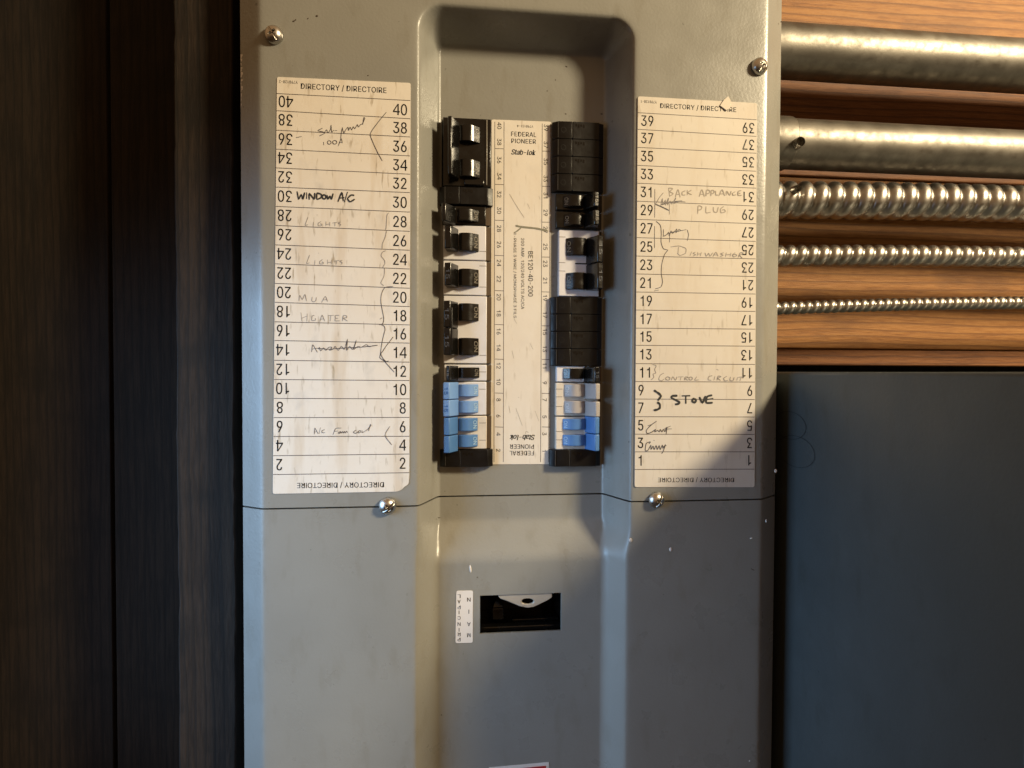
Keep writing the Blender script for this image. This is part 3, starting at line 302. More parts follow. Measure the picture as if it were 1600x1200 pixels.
class Ink:
    """flat printing gathered in photo pixels, laid on the plane Y"""
    def __init__(s, Y): s.v, s.f, s.Y, s.k = [], [], Y, 0
    def text(s, t, cx, cy, wd, ht, rot=0, slope=0.0, bold=9.0, shear=0.0, tab=False):
        v, f = glyphs(t, bold, shear, tab); o = len(s.v); a = math.radians(rot)
        for x, y in v:
            x, y = x * wd, -y * ht
            x, y = x * math.cos(a) - y * math.sin(a), x * math.sin(a) + y * math.cos(a)
            s.v.append(tuple(W(cx + x, cy + y + slope * x, s.Y)))
        s.f += [tuple(i + o for i in q) for q in f]
    def quad(s, pts, dy=0.0):
        o = len(s.v); s.v += [tuple(W(x, y, s.Y - dy)) for x, y in pts]; s.f.append(tuple(range(o, o + len(pts))))
    def stroke(s, pts, wd, zx=0, zy=0, k=1.0, smooth=True):
        p = [Vector((zx + x / k, zy + y / k)) for x, y in pts]
        if smooth and len(p) > 2:
            q = [p[0] * 2 - p[1]] + p + [p[-1] * 2 - p[-2]]; out = []
            for i in range(1, len(q) - 2):
                for j in range(4):
                    t = j / 4; a, b, c, e = q[i - 1], q[i], q[i + 1], q[i + 2]
                    m0, m1 = (c - a) * 0.35, (e - b) * 0.35
                    out.append(b * (2 * t**3 - 3 * t**2 + 1) + m0 * (t**3 - 2 * t**2 + t) + c * (-2 * t**3 + 3 * t**2) + m1 * (t**3 - t**2))
            p = out + [p[-1]]
        s.k += 1; Y = s.Y - 0.000006 * s.k; o = len(s.v); N = len(p)
        for i in range(N):
            t = (p[min(i + 1, N - 1)] - p[max(i - 1, 0)])
            t = t.normalized() if t.length > 1e-6 else Vector((1, 0))
            nn = Vector((-t.y, t.x)); ww = wd * (0.5 if 0 < i < N - 1 else 0.34) * random.uniform(0.85, 1.15)
            s.v += [tuple(W(*(p[i] + nn * ww), Y)), tuple(W(*(p[i] - nn * ww), Y))]
        for i in range(N - 1): s.f.append((o + 2 * i, o + 2 * i + 1, o + 2 * i + 3, o + 2 * i + 2))
    def ring(s, cx, cy, rx, ry, wd, zx, zy, k):
        s.stroke([(cx + rx * math.cos(a), cy + ry * math.sin(a)) for a in [i * 2 * math.pi / 10 - 1.2 for i in range(11)]], wd, zx, zy, k)
    def build(s, name, m, parent, label=None):
        me = bpy.data.meshes.new(name); me.from_pydata(s.v, [], s.f); me.update()
        return obj(name, me, m, parent, label=label)
def lathe(prof, seg=28):
    bm = bmesh.new(); rings = []
    for rr, y in prof:
        rings.append([bm.verts.new((rr * math.cos(2 * math.pi * i / seg), y, rr * math.sin(2 * math.pi * i / seg))) for i in range(seg)] if rr > 1e-7 else [bm.verts.new((0, y, 0))])
    for a, b in zip(rings, rings[1:]):
        if len(b) == 1 and len(a) > 1:
            for i in range(seg): bm.faces.new((a[i], a[(i + 1) % seg], b[0]))
        elif len(a) > 1:
            for i in range(seg): bm.faces.new((a[i], a[(i + 1) % seg], b[(i + 1) % seg], b[i]))
    return bm

# ------------------------------------------------------------------ behind the panel: boards, stud, conduits, next box
YW = 0.105
def board(px0, px1, py0, py1, Y, t, m, name='board', parent=None):
    a, b = W(px0, (py0 + py1) / 2, Y), W(px1, (py0 + py1) / 2, Y)
    z0, z1 = W(1300, py1, Y).z, W(1300, py0, Y).z
    return obj(name, box(a.x, b.x, Y, Y + t, z0, z1), m, parent, bevel=0.0012)
wall = thing('board_wall', 'orange pine board wall behind the conduits to the right of the panel', 'wall', (0.3, YW, -0.02))
for i, (y0, y1, m, Y) in enumerate(((-700, -86, M_PINE2, YW), (-84, 123, M_PINE, YW + .001), (125, 277, M_PINE2, YW - .001), (279, 402, M_PINE, YW + .001), (404, 545, M_PINE, YW - .001), (546.5, 571, M_PINE2, YW - .004))):
    board(1100, 2500, y0, y1, Y, 0.018, m, parent=wall)
obj('backing', box(0.10, 1.0, YW + 0.0202, YW + 0.03, -0.55, 0.70), M_OLD2, wall)
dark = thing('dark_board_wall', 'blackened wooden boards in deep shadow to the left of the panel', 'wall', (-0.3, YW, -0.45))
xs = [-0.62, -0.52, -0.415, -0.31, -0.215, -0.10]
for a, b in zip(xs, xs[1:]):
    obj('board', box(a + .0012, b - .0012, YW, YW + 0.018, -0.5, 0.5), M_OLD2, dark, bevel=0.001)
sx = W(366, 600, 0.03).x
stud = bmesh.new(); add_box(stud, sx - 0.038, sx, 0.03, 0.104, -0.5, 0.5)
bmesh.ops.subdivide_edges(stud, edges=[e for e in stud.edges if abs((e.verts[0].co - e.verts[1].co).z) > 0.5], cuts=120)
for v in stud.verts:
    if v.co.y < 0.05: v.co.x += 0.0003 * math.sin(v.co.z * 31) + 0.0002 * math.sin(v.co.z * 83 + 1) + random.gauss(0, 0.00012); v.co.y += random.gauss(0, 0.0003)
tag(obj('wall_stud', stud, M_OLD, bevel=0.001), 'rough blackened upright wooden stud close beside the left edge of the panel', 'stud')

def pipe(x0, x1, cz, cy, rad, m, name, parent, helix=0.0, pitch=0.01, dz=0.0, wob=0.0):
    N = int((x1 - x0) / (pitch / 10 if helix else 0.02)) + 2; K = 32
    v, f = [], []
    for i in range(N):
        x = x0 + (x1 - x0) * i / (N - 1); t = i / (N - 1)
        zz = cz + dz * t + wob * math.sin(t * 7); yy = cy + wob * math.cos(t * 5)
        for k in range(K):
            a = 2 * math.pi * k / K
            rr = rad
            if helix:
                ph = (x / pitch + a / (2 * math.pi)) % 1.0
                rr = rad - helix * (abs(2 * ph - 1) ** 2.6)
            v.append((x, yy + rr * math.cos(a), zz + rr * math.sin(a)))
    for i in range(N - 1):
        for k in range(K):
            k2 = (k + 1) % K; f.append((i * K + k, i * K + k2, (i + 1) * K + k2, (i + 1) * K + k))
    me = bpy.data.meshes.new(name); me.from_pydata(v, [], f); me.update()
    return obj(name, me, m, parent, smooth=True)
def ring_x(x0, x1, cz, cy, rad, m, name, parent, facets=32, rot=0):
    bm = bmesh.new(); prof = [(cy + rad * math.cos(2 * math.pi * (i + rot) / facets), cz + rad * math.sin(2 * math.pi * (i + rot) / facets)) for i in range(facets)]
    a = [bm.verts.new((x0, y, z)) for y, z in prof]; b = [bm.verts.new((x1, y, z)) for y, z in prof]
    bm.faces.new(a); bm.faces.new(b)
    for i in range(facets): bm.faces.new((a[i], a[(i + 1) % facets], b[(i + 1) % facets], b[i]))
    return obj(name, bm, m, parent, bevel=0.0008)
PX1 = 0.174                                          # right side of the enclosure
YC = 0.055
def pz(y0, y1): return (W(1236, y0, YC).z + W(1236, y1, YC).z) / 2, (W(1236, y0, YC).z - W(1236, y1, YC).z) / 2
XE = 0.95
cz, rad = pz(41, 121)
t = thing('rigid_conduit', 'straight galvanised steel conduit without a collar, topmost of the pipes', 'conduit', (PX1, YC, cz), 'conduits entering the right side of the panel')
pipe(PX1, XE, cz, YC, rad, M_GALV, 'tube', t); ring_x(PX1, PX1 + .004, cz, YC, rad * 1.12, M_GALV, 'locknut', t, 12)
cz, rad = pz(188, 263)
t = thing('rigid_conduit', 'straight steel conduit with a collar, second of the pipes from the top', 'conduit', (PX1, YC, cz), 'conduits entering the right side of the panel')
pipe(PX1, XE, cz, YC, rad, M_GALV, 'tube', t)
ring_x(PX1 + .004, W(1227, 225, YC).x, cz, YC, rad * 1.07, M_GALV, 'collar', t); bm = lathe([(0, -.004), (.0035, -.003), (.004, 0), (.004, .003)], 16)
o = obj('set_screw', bm, M_STEEL, t, smooth=True); o.location = Vector((W(1224, 247, YC).x, YC - rad * 1.07, cz - .007))
for (y0, y1, pitch, hel, lab, dz, scr) in ((286, 345, 0.0125, 0.0042, 'thick corrugated flexible metal conduit below the two straight pipes', 0.010, True),
                                (386, 420, 0.0095, 0.0028, 'medium corrugated flexible metal conduit between the thick and the thin one', 0.012, False),
                                (476, 497, 0.0068, 0.0020, 'thinnest corrugated flexible metal conduit, lowest of the pipes', 0.026, False)):
    cz, rad = pz(y0, y1)
    t = thing('flexible_conduit', lab, 'conduit', (PX1, YC, cz), 'conduits entering the right side of the panel')
    pipe(PX1 - 0.002, XE, cz, YC, rad, M_FLEX, 'armour', t, hel, pitch, dz, 0.002)
    if scr:
        ring_x(PX1, PX1 + .003, cz, YC, rad * 1.1, M_GALV, 'locknut', t, 8)
        bm = lathe([(0, -.004), (.0028, -.003), (.0033, 0), (.0033, .006)], 14)
        o = obj('clamp_screw', bm, M_STEEL, t, smooth=True); o.location = Vector((W(1227, 301, YC).x, YC - rad * .95, cz + rad * .35))

BXL = 0.2050                                          # left face of the next box
BZT = W(1235, 577, 0.03).z
nb = thing('metal_box', 'blue-grey metal box standing proud beside the panel, below the conduits', 'electrical box', (0.4, YW, -0.45))
BF = -0.178
obj('case', box(BXL, 0.80, BF + 0.012, YW - 0.001, -0.6, BZT - 0.002), M_BOX, nb, bevel=0.002)
obj('door', box(BXL - 0.003, 0.803, BF, BF + 0.0115, -0.6, BZT), M_BOX, nb, bevel=0.002)
for xx in (0.6,):
    obj('hinge', box(BXL - 0.006, BXL - 0.0005, 0.028, 0.036, -0.6, BZT - 0.01), M_BOX, nb, bevel=0.001)
rg = Ink(0)
def ring_scratch(z, y, rr):
    bm = bmesh.new(); N = 24; a = []
    for i in range(N + 1):
        an = math.pi * (0.1 + 1.7 * i / N)
        for q in (rr, rr + 0.0006): a.append(bm.verts.new((BXL - 0.0003, y + q * 1.1 * math.cos(an), z + q * .55 * math.sin(an))))
    for i in range(N): bm.faces.new((a[2 * i], a[2 * i + 1], a[2 * i + 3], a[2 * i + 2]))
    return obj('scratch', bm, M_SCR, nb)
M_SCR = mat('dull_scratch', (0.022, 0.028, 0.030), 0.6)
for z, y, rr in ((-.03, .012, .018), (-.048, .004, .02)): ring_scratch(z, y, rr)

# ------------------------------------------------------------------ the panel
D1, D2 = 0.028, 0.0145
panel = thing('electrical_panel', 'large grey steel breaker panel with a recessed centre and two paper circuit directories', 'electrical panel', (0, 0, -0.45))
XL, XR = W(377, 500, 0.0082).x, W(1220, 400, 0.0093).x
XBL, XBR = W(408, 500).x, W(1196, 400).x               # where the face bends back to its edge
RL, RR, RT = W(655, 400).x, W(988, 400).x, W(820, 16).z
ZS = W(985, 783).z                                     # seam between the two covers
zA, zB = W(800, 812, D1).z, W(800, 872, D2).z
def sp(x, e): return 0.5 * (x + np.sqrt(x * x + e * e))
def smin(a, b, k):
    h = np.clip(0.5 + 0.5 * (b - a) / k, 0, 1); return b * (1 - h) + a * h - k * h * (1 - h)
def depth(x, z):
    t = np.clip((zA - z) / (zA - zB), 0, 1); t = t * t * (3 - 2 * t)      # the lower cover is shallower, its walls lean more
    rl_, rr_, rc = RL - 0.0016 * t, RR - 0.0024 * t, 0.016; cx, hw = (rl_ + rr_) / 2, (rr_ - rl_) / 2
    qx = np.abs(x - cx) - hw + rc; qz = (z - RT) + rc
    dd = -(np.hypot(np.maximum(qx, 0), np.maximum(qz, 0)) + np.minimum(np.maximum(qx, qz), 0) - rc)
    wallz = sp(dd, 0.0013) * (2.35 - 1.10 * t)
    fl = D2 + (D1 - D2) * np.clip((z - zB) / (zA - zB), 0, 1)
    # rounded shoulders of the ramp
    s = (D1 - D2) / (zA - zB)
    fl = D1 - smin(sp(zA - z, 0.002) * s, np.full_like(z, D1 - D2), 0.0022)
    dep = smin(wallz, fl, 0.0042)
    out = sp(x - XBR, 0.0016) * 0.75 + sp(XBL - x, 0.0016) * 0.62
    return dep + out
HX0, HX1 = W(750, 958, D2).x, W(877, 958, D2).x
HZ1, HZ0 = W(813, 928.5, D2).z, W(813, 988, D2).z
def cover(name, z0, z1, hole=None):
    gx = np.unique(np.concatenate([np.linspace(XL, XR, 300), np.linspace(XBL - .004, XBL + .004, 20), np.linspace(XBR - .004, XBR + .004, 20),
                                   np.linspace(RL - .006, RL + .02, 46), np.linspace(RR - .02, RR + .006, 46)] + ([[hole[0], hole[1]]] if hole else [])))
    gz = np.unique(np.concatenate([np.linspace(z0, z1, 260), ([hole[2], hole[3]] if hole else np.linspace(RT - .02, RT + .006, 40))]))
    X, Z = np.meshgrid(gx, gz); Y = depth(X, Z)
    nx, nz = len(gx), len(gz)
    v = np.stack([X, Y, Z], -1).reshape(-1, 3).tolist(); f = []
    for j in range(nz - 1):
        for i in range(nx - 1):
            if hole and hole[0] - 1e-9 <= gx[i] and gx[i + 1] <= hole[1] + 1e-9 and hole[2] - 1e-9 <= gz[j] and gz[j + 1] <= hole[3] + 1e-9: continue
            a = j * nx + i; f.append((a, a + 1, a + nx + 1, a + nx))
    def skirt(idx, dy):
        o = len(v)
        for q in idx: v.append((v[q][0], v[q][1] + dy, v[q][2]))
        for k in range(len(idx) - 1): f.append((idx[k], idx[k + 1], o + k + 1, o + k))
    skirt([j * nx for j in range(nz)], 0.02); skirt([j * nx + nx - 1 for j in range(nz)], 0.02)
    skirt(list(range(nx)), 0.0035); skirt(list(range((nz - 1) * nx, nz * nx)), 0.0035)
    if hole:
        i0, i1 = int(np.searchsorted(gx, hole[0] - 1e-9)), int(np.searchsorted(gx, hole[1] - 1e-9))
        j0, j1 = int(np.searchsorted(gz, hole[2] - 1e-9)), int(np.searchsorted(gz, hole[3] - 1e-9))
        skirt([j0 * nx + i for i in range(i0, i1 + 1)], .0016); skirt([j1 * nx + i for i in range(i0, i1 + 1)], .0007)
        skirt([j * nx + i0 for j in range(j0, j1 + 1)], .0025); skirt([j * nx + i1 for j in range(j0, j1 + 1)], .0025)
    me = bpy.data.meshes.new(name); me.from_pydata(v, [], f); me.update()
    o = obj(name, me, M_PAINT, panel, smooth=True)
    try: me.set_sharp_from_angle(angle=1.0)
    except Exception: pass
    return o
up = cover('upper_cover', ZS, 0.36)
low = cover('lower_cover', -0.40, ZS - 0.0011, (HX0, HX1, HZ0, HZ1))
enc = bmesh.new()
ex0, ex1 = XL + 0.004, PX1
for a in ((ex0, ex0 + .0015, .022, YW - .001, -.45, .40), (ex1 - .0015, ex1, .022, YW - .001, -.45, .40), (ex0 + .0015, ex1 - .0015, YW - .003, YW - .001, -.45, .40)): add_box(enc, *a)
obj('enclosure', enc, M_PAINT, panel)

# paint drips, scratches and chipped edge on the covers
def drip(px, py, w_, h_, Y, rot=0.0, parent=low):
    p = W(px, py, Y); s = 0.000427; bm = bmesh.new()
    bmesh.ops.create_uvsphere(bm, u_segments=12, v_segments=8, radius=1)
    for v in bm.verts:
        q = Vector((v.co.x * w_ / 2 * s, v.co.y * 0.0004, v.co.z * h_ / 2 * s)); c, sn = math.cos(rot), math.sin(rot)
        v.co = Vector((p.x + q.x * c - q.z * sn, Y + q.y, p.z + q.x * sn + q.z * c))
    o = obj('paint_drip', bm, M_PAPER_S, parent, smooth=True); return o
drip(735, 889, 3.5, 13, D2, 0.12); drip(985.5, 844, 6, 7, 0.0003); drip(1048, 858.5, 5, 7, 0); drip(1197, 814, 2, 6, 0.0004); drip(1174, 841, 5, 2, 0, 0.3)
drip(1212, 736, 5, 7, 0.004, parent=up); drip(1171, 1189, 2.2, 2.2, 0)
M_DIRT = mat('brown_dirt', (0.05, 0.032, 0.02), 0.8)
def speck(px, py, w_, h_, Y, rot=0.0, parent=up):
    o = drip(px, py, w_, h_, Y, rot, parent); o.name = 'dirt_speck'; o.data.materials[0] = M_DIRT
    for v in o.data.vertices: v.co.y = Y + (v.co.y - Y) * 0.4
for q in ((459, 33, 5, 2.2, 0, .5), (495, 25, 4, 3, 0, .2), (481, 29, 3, 1.5, 0, .9), (462, 31, 2, 2, 0, 0), (575, 118, 2.5, 1.5, 0, .4), (885, 104, 4, 2, D1, -.4), (940, 178, 4, 2.2, D1, 0), (884, 178, 3, 2, D1, 0), (868, 125, 2, 2, D1, 0), (855, 142, 2, 2, D1, 0), (1221, 34, 4, 2, 0.0085, .3), (640, 395, 3, 2, 0.0006, 0)): speck(*q)
for q in ((686, 809, 5, 1.2, D1 - .004, 0), (746, 902, 3, 1.4, D2, .1), (829, 827, 2, 4, D1 - .001, 0), (1176, 890, 7, 1.4, 0, -.5), (690, 1117, 2, 2, D2, 0)): speck(*q, parent=low)
chip = Ink(0)
for k in range(26):
    y = 85 + k * 3.4 + random.uniform(-2, 2); x = 378.6; ww = random.uniform(1.5, 5) * (1 if y < 150 else 0.4)
    p = W(x, y, 0.0078)
    hh = random.uniform(2.5, 6) * 0.00043; wv = ww * 0.00043
    o = len(chip.v); zc = p.z
    for (ax, az) in ((0.0002, hh / 2), (wv, hh / 3), (wv * .8, -hh / 3), (0.0002, -hh / 2)):
        xx = XL + ax; yy = float(depth(np.array([xx]), np.array([zc]))[0]) - 0.0001; chip.v.append((xx, yy, zc + az))
    chip.f.append((o, o + 1, o + 2, o + 3))
chip.build('chipped_edge', M_PAPER_S, up)

# screws
def screw_mesh(rad):
    bm = bmesh.new(); NR, NS = 30, 96; rows = []
    for k in range(NR + 1):
        q = k / NR; row = []
        for i in range(NS):
            a = 2 * math.pi * i / NS; x, z = rad * q * math.cos(a), rad * q * math.sin(a)
            y = -0.0042 * (1 - q ** 2.3) ** 0.62 - 0.0003
            def cut(u, v, L, t): return max(0.0, min(1.0, (t - abs(u)) / 0.00022 + .5)) * max(0.0, min(1.0, (L - abs(v)) / 0.0003 + .5))
            s1, s2 = cut(z, x, rad * .80, .00052), cut(x, z, rad * .36, .00060)
            y += max(s1 * max(0.0, -0.0024 - y), s2 * max(0.0, -0.0016 - y))
            row.append(bm.verts.new((x, y, z)))
            if k == 0: row = row * NS; break
        rows.append(row)
    rows.append([bm.verts.new((v.co.x, 0.0006, v.co.z)) for v in rows[-1]])
    for a, b in zip(rows, rows[1:]):
        for i in range(NS):
            q = [a[i], a[(i + 1) % NS], b[(i + 1) % NS], b[i]]
            q = list(dict.fromkeys(q)); bm.faces.new(q)
    bmesh.ops.recalc_face_normals(bm, faces=bm.faces)
    me = bpy.data.meshes.new('screw'); bm.to_mesh(me); bm.free()
    for p in me.polygons: p.use_smooth = True
    me.materials.append(M_STEEL)
    return me
SCREW = screw_mesh(0.0058)
for px, py, ang, tilt, par in ((427, 53, 0.9, 0, up), (1188, 102.5, -1.2, 0.05, up), (605.5, 791, -0.62, 0.1, up), (1026.5, 782, -1.05, 0.12, up)):
    p = W(px, py, -0.002)
    o = obj('screw', SCREW, None, panel); o.location = Vector((p.x, -0.0008, p.z)); o.rotation_euler = (0.08 + tilt, ang, 0.05)

# ------------------------------------------------------------------ left directory
LN = [146.1, 172.9, 203.4, 233, 262.3, 292.3, 322.5, 352.2, 382.6, 412.2, 442.8, 472.4, 502.8, 532, 562.9, 593, 622.5, 652.5, 682, 712.1, 741.5]
LR = [157.1, 185.6, 214, 243.6, 272.2, 301, 331.4, 361.5, 391, 420.3, 450.4, 479.1, 507.7, 536.1, 565.9, 594.6, 623.2, 652.2, 681.7, 709.4, 738.6]
def edge(y, a, b): return a[0] + (b[0] - a[0]) * (y - a[1]) / (b[1] - a[1])
LE = lambda y: edge(y, (432.2, 146), (426.6, 742)); RE = lambda y: edge(y, (641.3, 157), (639.6, 739))
lab = obj('directory_label', plate(rounded([(433, 120.5), (641.6, 130)], 0.01, 1)[:0] + rounded([(433, 120.5), (641.8, 130), (639.6, 745), (638.2, 757), (632, 760), (628, 765), (620, 768), (426.3, 771.5)], 3.2, 3), 0.0, 0.00035), M_PAPER_L, panel,
          label='stained cream paper directory of even circuit numbers')
YL = -0.00040
ink = Ink(YL)
for i in range(20):
    nbr = str(40 - 2 * i); yl, yr = (LN[i] + LN[i + 1]) / 2 - 0.8, (LR[i] + LR[i + 1]) / 2 - 0.2
    sl = (LR[i] - LN[i]) / 210; two = len(nbr) == 2
    ink.text(nbr, LE(yl) + (14.4 if two else 9.6), yl, 22, 17.8, 180, sl, 9, tab=True)
    ink.text(nbr, RE(yr) - (16.0 if two else 10.6), yr, 21.4, 17.4, 0, sl, 9, tab=True)
ink.text('DIRECTORY / DIRECTOIRE', 537, 138.2, 134, 10.2, 0, 0.052)
ink.text('DIRECTORY / DIRECTOIRE', 532, 757.6, 136, 9.6, 180, -0.01)
ink.text('Y798128-2', 450.5, 128, 29, 4.6, 180, 0.05)
ink.build('printed_text', M_INK, lab)
rl = Ink(YL + 0.00002)
for a, b in zip(LN, LR):
    x0, x1 = LE(a) + 0.3, RE(b) - 0.3; rl.quad([(x0, a - .55), (x1, b - .55), (x1, b + .55), (x0, a + .55)])
rl.build('ruled_lines', M_RULE, lab)
K = 1600 / 260
def note(parent, m, Y, wd, strokes, rings=(), name='handwriting', zx=0, zy=0):
    i = Ink(Y); wd *= 0.8 if m is not M_MARKER else 1.0
    for s_ in strokes: i.stroke(s_, wd, zx, zy, K)
    for q in rings: i.ring(*q, wd, zx, zy, K)
    return i.build(name, m, parent)
YH = -0.00046
A_, B_, C_, D_ = (400, 110), (400, 290), (400, 450), (400, 620)
note(lab, M_PEN, YH, 1.25, [[(640, 555), (595, 578), (640, 590), (665, 600), (630, 620), (610, 630)], [(662, 590), (680, 570), (690, 600), (715, 570), (722, 525), (728, 592), (748, 572)], [(755, 580), (780, 576)],
    [(832, 545), (820, 600), (815, 660)], [(830, 552), (845, 602), (860, 575), (885, 545), (890, 578), (905, 545), (920, 572), (935, 540), (950, 560), (975, 520), (985, 545), (1005, 520), (1025, 512), (1046, 462), (1036, 455), (1026, 522)],
    [(650, 688), (651, 718)], [(790, 728), (820, 655), (830, 700)], [(800, 692), (828, 690)], [(385, 645), (440, 635)], [(1255, 400), (1180, 490), (1100, 605), (1120, 680), (1170, 790), (1215, 870)]],
    [(705, 692, 18, 17), (757, 690, 20, 18)], zx=A_[0], zy=A_[1])
note(lab, M_MARKER, YH, 2.5, [[(395, 55), (410, 130), (435, 85), (450, 130), (468, 65)], [(488, 65), (485, 130)], [(512, 135), (512, 75), (560, 130), (565, 70)], [(585, 70), (585, 130), (625, 115), (628, 85), (585, 70)],
    [(682, 90), (692, 130), (710, 100), (725, 130), (742, 75)], [(788, 155), (825, 65), (840, 150)], [(800, 120), (850, 115)], [(850, 160), (880, 60)], [(945, 95), (915, 90), (880, 125), (905, 155), (950, 130)]],
    [(655, 108, 17, 20)], zx=B_[0], zy=B_[1])
lights = [[(500, 300), (472, 380), (500, 375)], [(552, 350), (548, 395)], [(625, 345), (600, 360), (598, 385), (630, 385), (630, 370), (615, 368)], [(672, 345), (672, 390)], [(672, 372), (708, 370)], [(710, 350), (708, 390)],
          [(735, 360), (785, 350)], [(760, 355), (758, 390)], [(815, 350), (790, 360), (815, 375), (800, 392)], [(586, 280), (591, 283)]]
note(lab, M_FADED, YH, 1.2, lights, zx=B_[0], zy=B_[1])
note(lab, M_FADED, YH, 1.2, [[(1275, 262), (1258, 290), (1250, 410), (1240, 418)], [(1256, 430), (1240, 500), (1215, 560), (1212, 605)]], zx=B_[0], zy=B_[1])
note(lab, M_FADED, YH, 1.2, [[(x + 15, y + 367) for x, y in s_] for s_ in lights], zx=B_[0], zy=B_[1])
note(lab, M_FADED, YH, 1.2, [[(1250, 625), (1215, 640), (1203, 675), (1235, 720), (1238, 750), (1220, 785), (1235, 800), (1230, 870), (1200, 935), (1228, 962)]], zx=B_[0], zy=B_[1])
note(lab, M_FADED, YH, 1.2, [[(413, 1110), (420, 1055), (445, 1095), (470, 1045), (485, 1110)], [(540, 1070), (535, 1105), (555, 1118), (575, 1105), (580, 1075)], [(630, 1125), (665, 1065), (688, 1115)], [(645, 1100), (680, 1095)]], zx=B_[0], zy=B_[1])
note(lab, M_FADED, YH, 1.1, [[(432, 235), (440, 320)], [(440, 290), (490, 270)], [(492, 245), (490, 320)], [(504, 318), (508, 322)], [(560, 262), (540, 270), (535, 310), (570, 310), (570, 290)], [(615, 322), (635, 260), (660, 318)], [(622, 300), (655, 295)],
    [(690, 265), (750, 262)], [(720, 263), (712, 320)], [(800, 262), (762, 264), (765, 290), (790, 290)], [(765, 290), (760, 315), (805, 315)], [(830, 318), (840, 265), (870, 268), (870, 285), (840, 290), (880, 318)]], zx=C_[0], zy=C_[1])
note(lab, M_PEN, YH, 1.3, [[(1320, -15), (1255, -10), (1230, 5), (1205, 60), (1200, 130), (1215, 220), (1228, 290), (1220, 340), (1185, 355)], [(1205, 355), (1230, 365), (1240, 400), (1220, 480), (1205, 560), (1195, 640), (1190, 670), (1230, 700), (1270, 708)],
    [(1318, 470), (1250, 560), (1210, 620), (1200, 640), (1240, 710), (1330, 810)], [(1195, 620), (1215, 670), (1250, 705), (1275, 700)], [(1215, 285), (1190, 300)]], zx=C_[0], zy=C_[1])
note(lab, M_PEN, YH, 1.2, [[(535, 615), (545, 545), (590, 620)], [(540, 588), (580, 580)], [(600, 590), (610, 570), (620, 605), (650, 575), (670, 600), (700, 570), (730, 570), (705, 600), (745, 585), (760, 560), (790, 600), (820, 560), (850, 590), (880, 490), (870, 600), (900, 560), (930, 590), (965, 500), (940, 590), (980, 560), (1010, 570), (1060, 545), (1090, 565), (1120, 555), (1170, 550)],
    [(580, 578), (700, 588), (860, 575), (1000, 570), (1165, 552)]], zx=C_[0], zy=C_[1])
note(lab, M_PEN, YH, 1.05, [[(560, 360), (565, 300), (597, 355)], [(565, 338), (588, 334)], [(605, 355), (620, 295)], [(660, 315), (635, 325), (635, 345), (665, 345)], [(740, 365), (765, 305), (820, 300)], [(755, 332), (790, 328)], [(808, 335), (790, 345), (800, 354), (815, 332), (818, 350), (835, 332), (838, 350), (852, 332), (857, 348), (872, 330), (880, 346)],
    [(960, 320), (935, 340), (960, 352), (978, 335)], [(990, 325), (982, 345), (1000, 345), (1004, 325), (990, 325)], [(1020, 322), (1020, 345), (1040, 335)], [(1040, 335), (1070, 315), (1106, 275), (1098, 268), (1082, 330)], [(1285, 285), (1240, 370), (1305, 462)]], zx=D_[0], zy=D_[1])

# ------------------------------------------------------------------ right directory
QN = [176, 202, 230.2, 258.3, 286.2, 314.3, 342.7, 371.2, 400, 428, 456.2, 484.4, 512.7, 539.5, 568.2, 596.2, 623.5, 651.1, 678.4, 706, 733.5]
QR = [187.1, 213.1, 239.4, 267.5, 294, 322, 349.6, 377.2, 404.5, 432.1, 459.4, 486.6, 514.3, 540.9, 569.4, 597, 624.3, 651.6, 678.8, 706, 733]
QLE = lambda y: edge(y, (996.3, 176), (991.6, 734)); QRE = lambda y: edge(y, (1182.3, 187), (1179, 734))
lab2 = obj('directory_label', plate(rounded([(996.6, 150.8), (1182.6, 161.5), (1178.6, 761), (991.4, 761)], 3.4, 3), 0.0, 0.00035), M_PAPER_R, panel,
           label='cream paper directory of odd circuit numbers with a torn top edge')
ink = Ink(YL)
for i in range(20):
    nbr = str(39 - 2 * i); yl, yr = (QN[i] + QN[i + 1]) / 2 - 0.3, (QR[i] + QR[i + 1]) / 2 - 0.2
    sl = (QR[i] - QN[i]) / 187; two = len(nbr) == 2
    ink.text(nbr, QLE(yl) + (15.5 if two else 9.0), yl, 19.4, 16.4, 0, sl, 9, tab=True)
    ink.text(nbr, QRE(yr) - (12.8 if two else 8.2), yr, 18.6, 16.2, 180, sl, 9, tab=True)
ink.text('DIRECTORY / DIRECTOIRE', 1091, 168.6, 119, 8.8, 0, 0.055)
ink.text('DIRECTORY / DIRECTOIRE', 1087.6, 749.6, 119, 8.2, 180, 0.0)
ink.text('Y798128-1', 1014, 159, 24.5, 4.2, 180, 0.05)
ink.build('printed_text', M_INK, lab2)
rl = Ink(YL + 0.00002)
for a, b in zip(QN, QR):
    x0, x1 = QLE(a) + 0.3, QRE(b) - 0.3; rl.quad([(x0, a - .5), (x1, b - .5), (x1, b + .5), (x0, a + .5)])
rl.build('ruled_lines', M_RULE, lab2)
RA, RB, RC, RD = (970, 140), (970, 320), (970, 500), (970, 640)
tz = lambda q, z: [(z[0] + x / K, z[1] + y / K) for x, y in q]
obj('torn_flap', plate(tz([(1030, 68), (1053, 108), (1046, 184), (1012, 200), (952, 156), (990, 100)], RA), -0.0006, 0.0006), M_TORN, lab2)
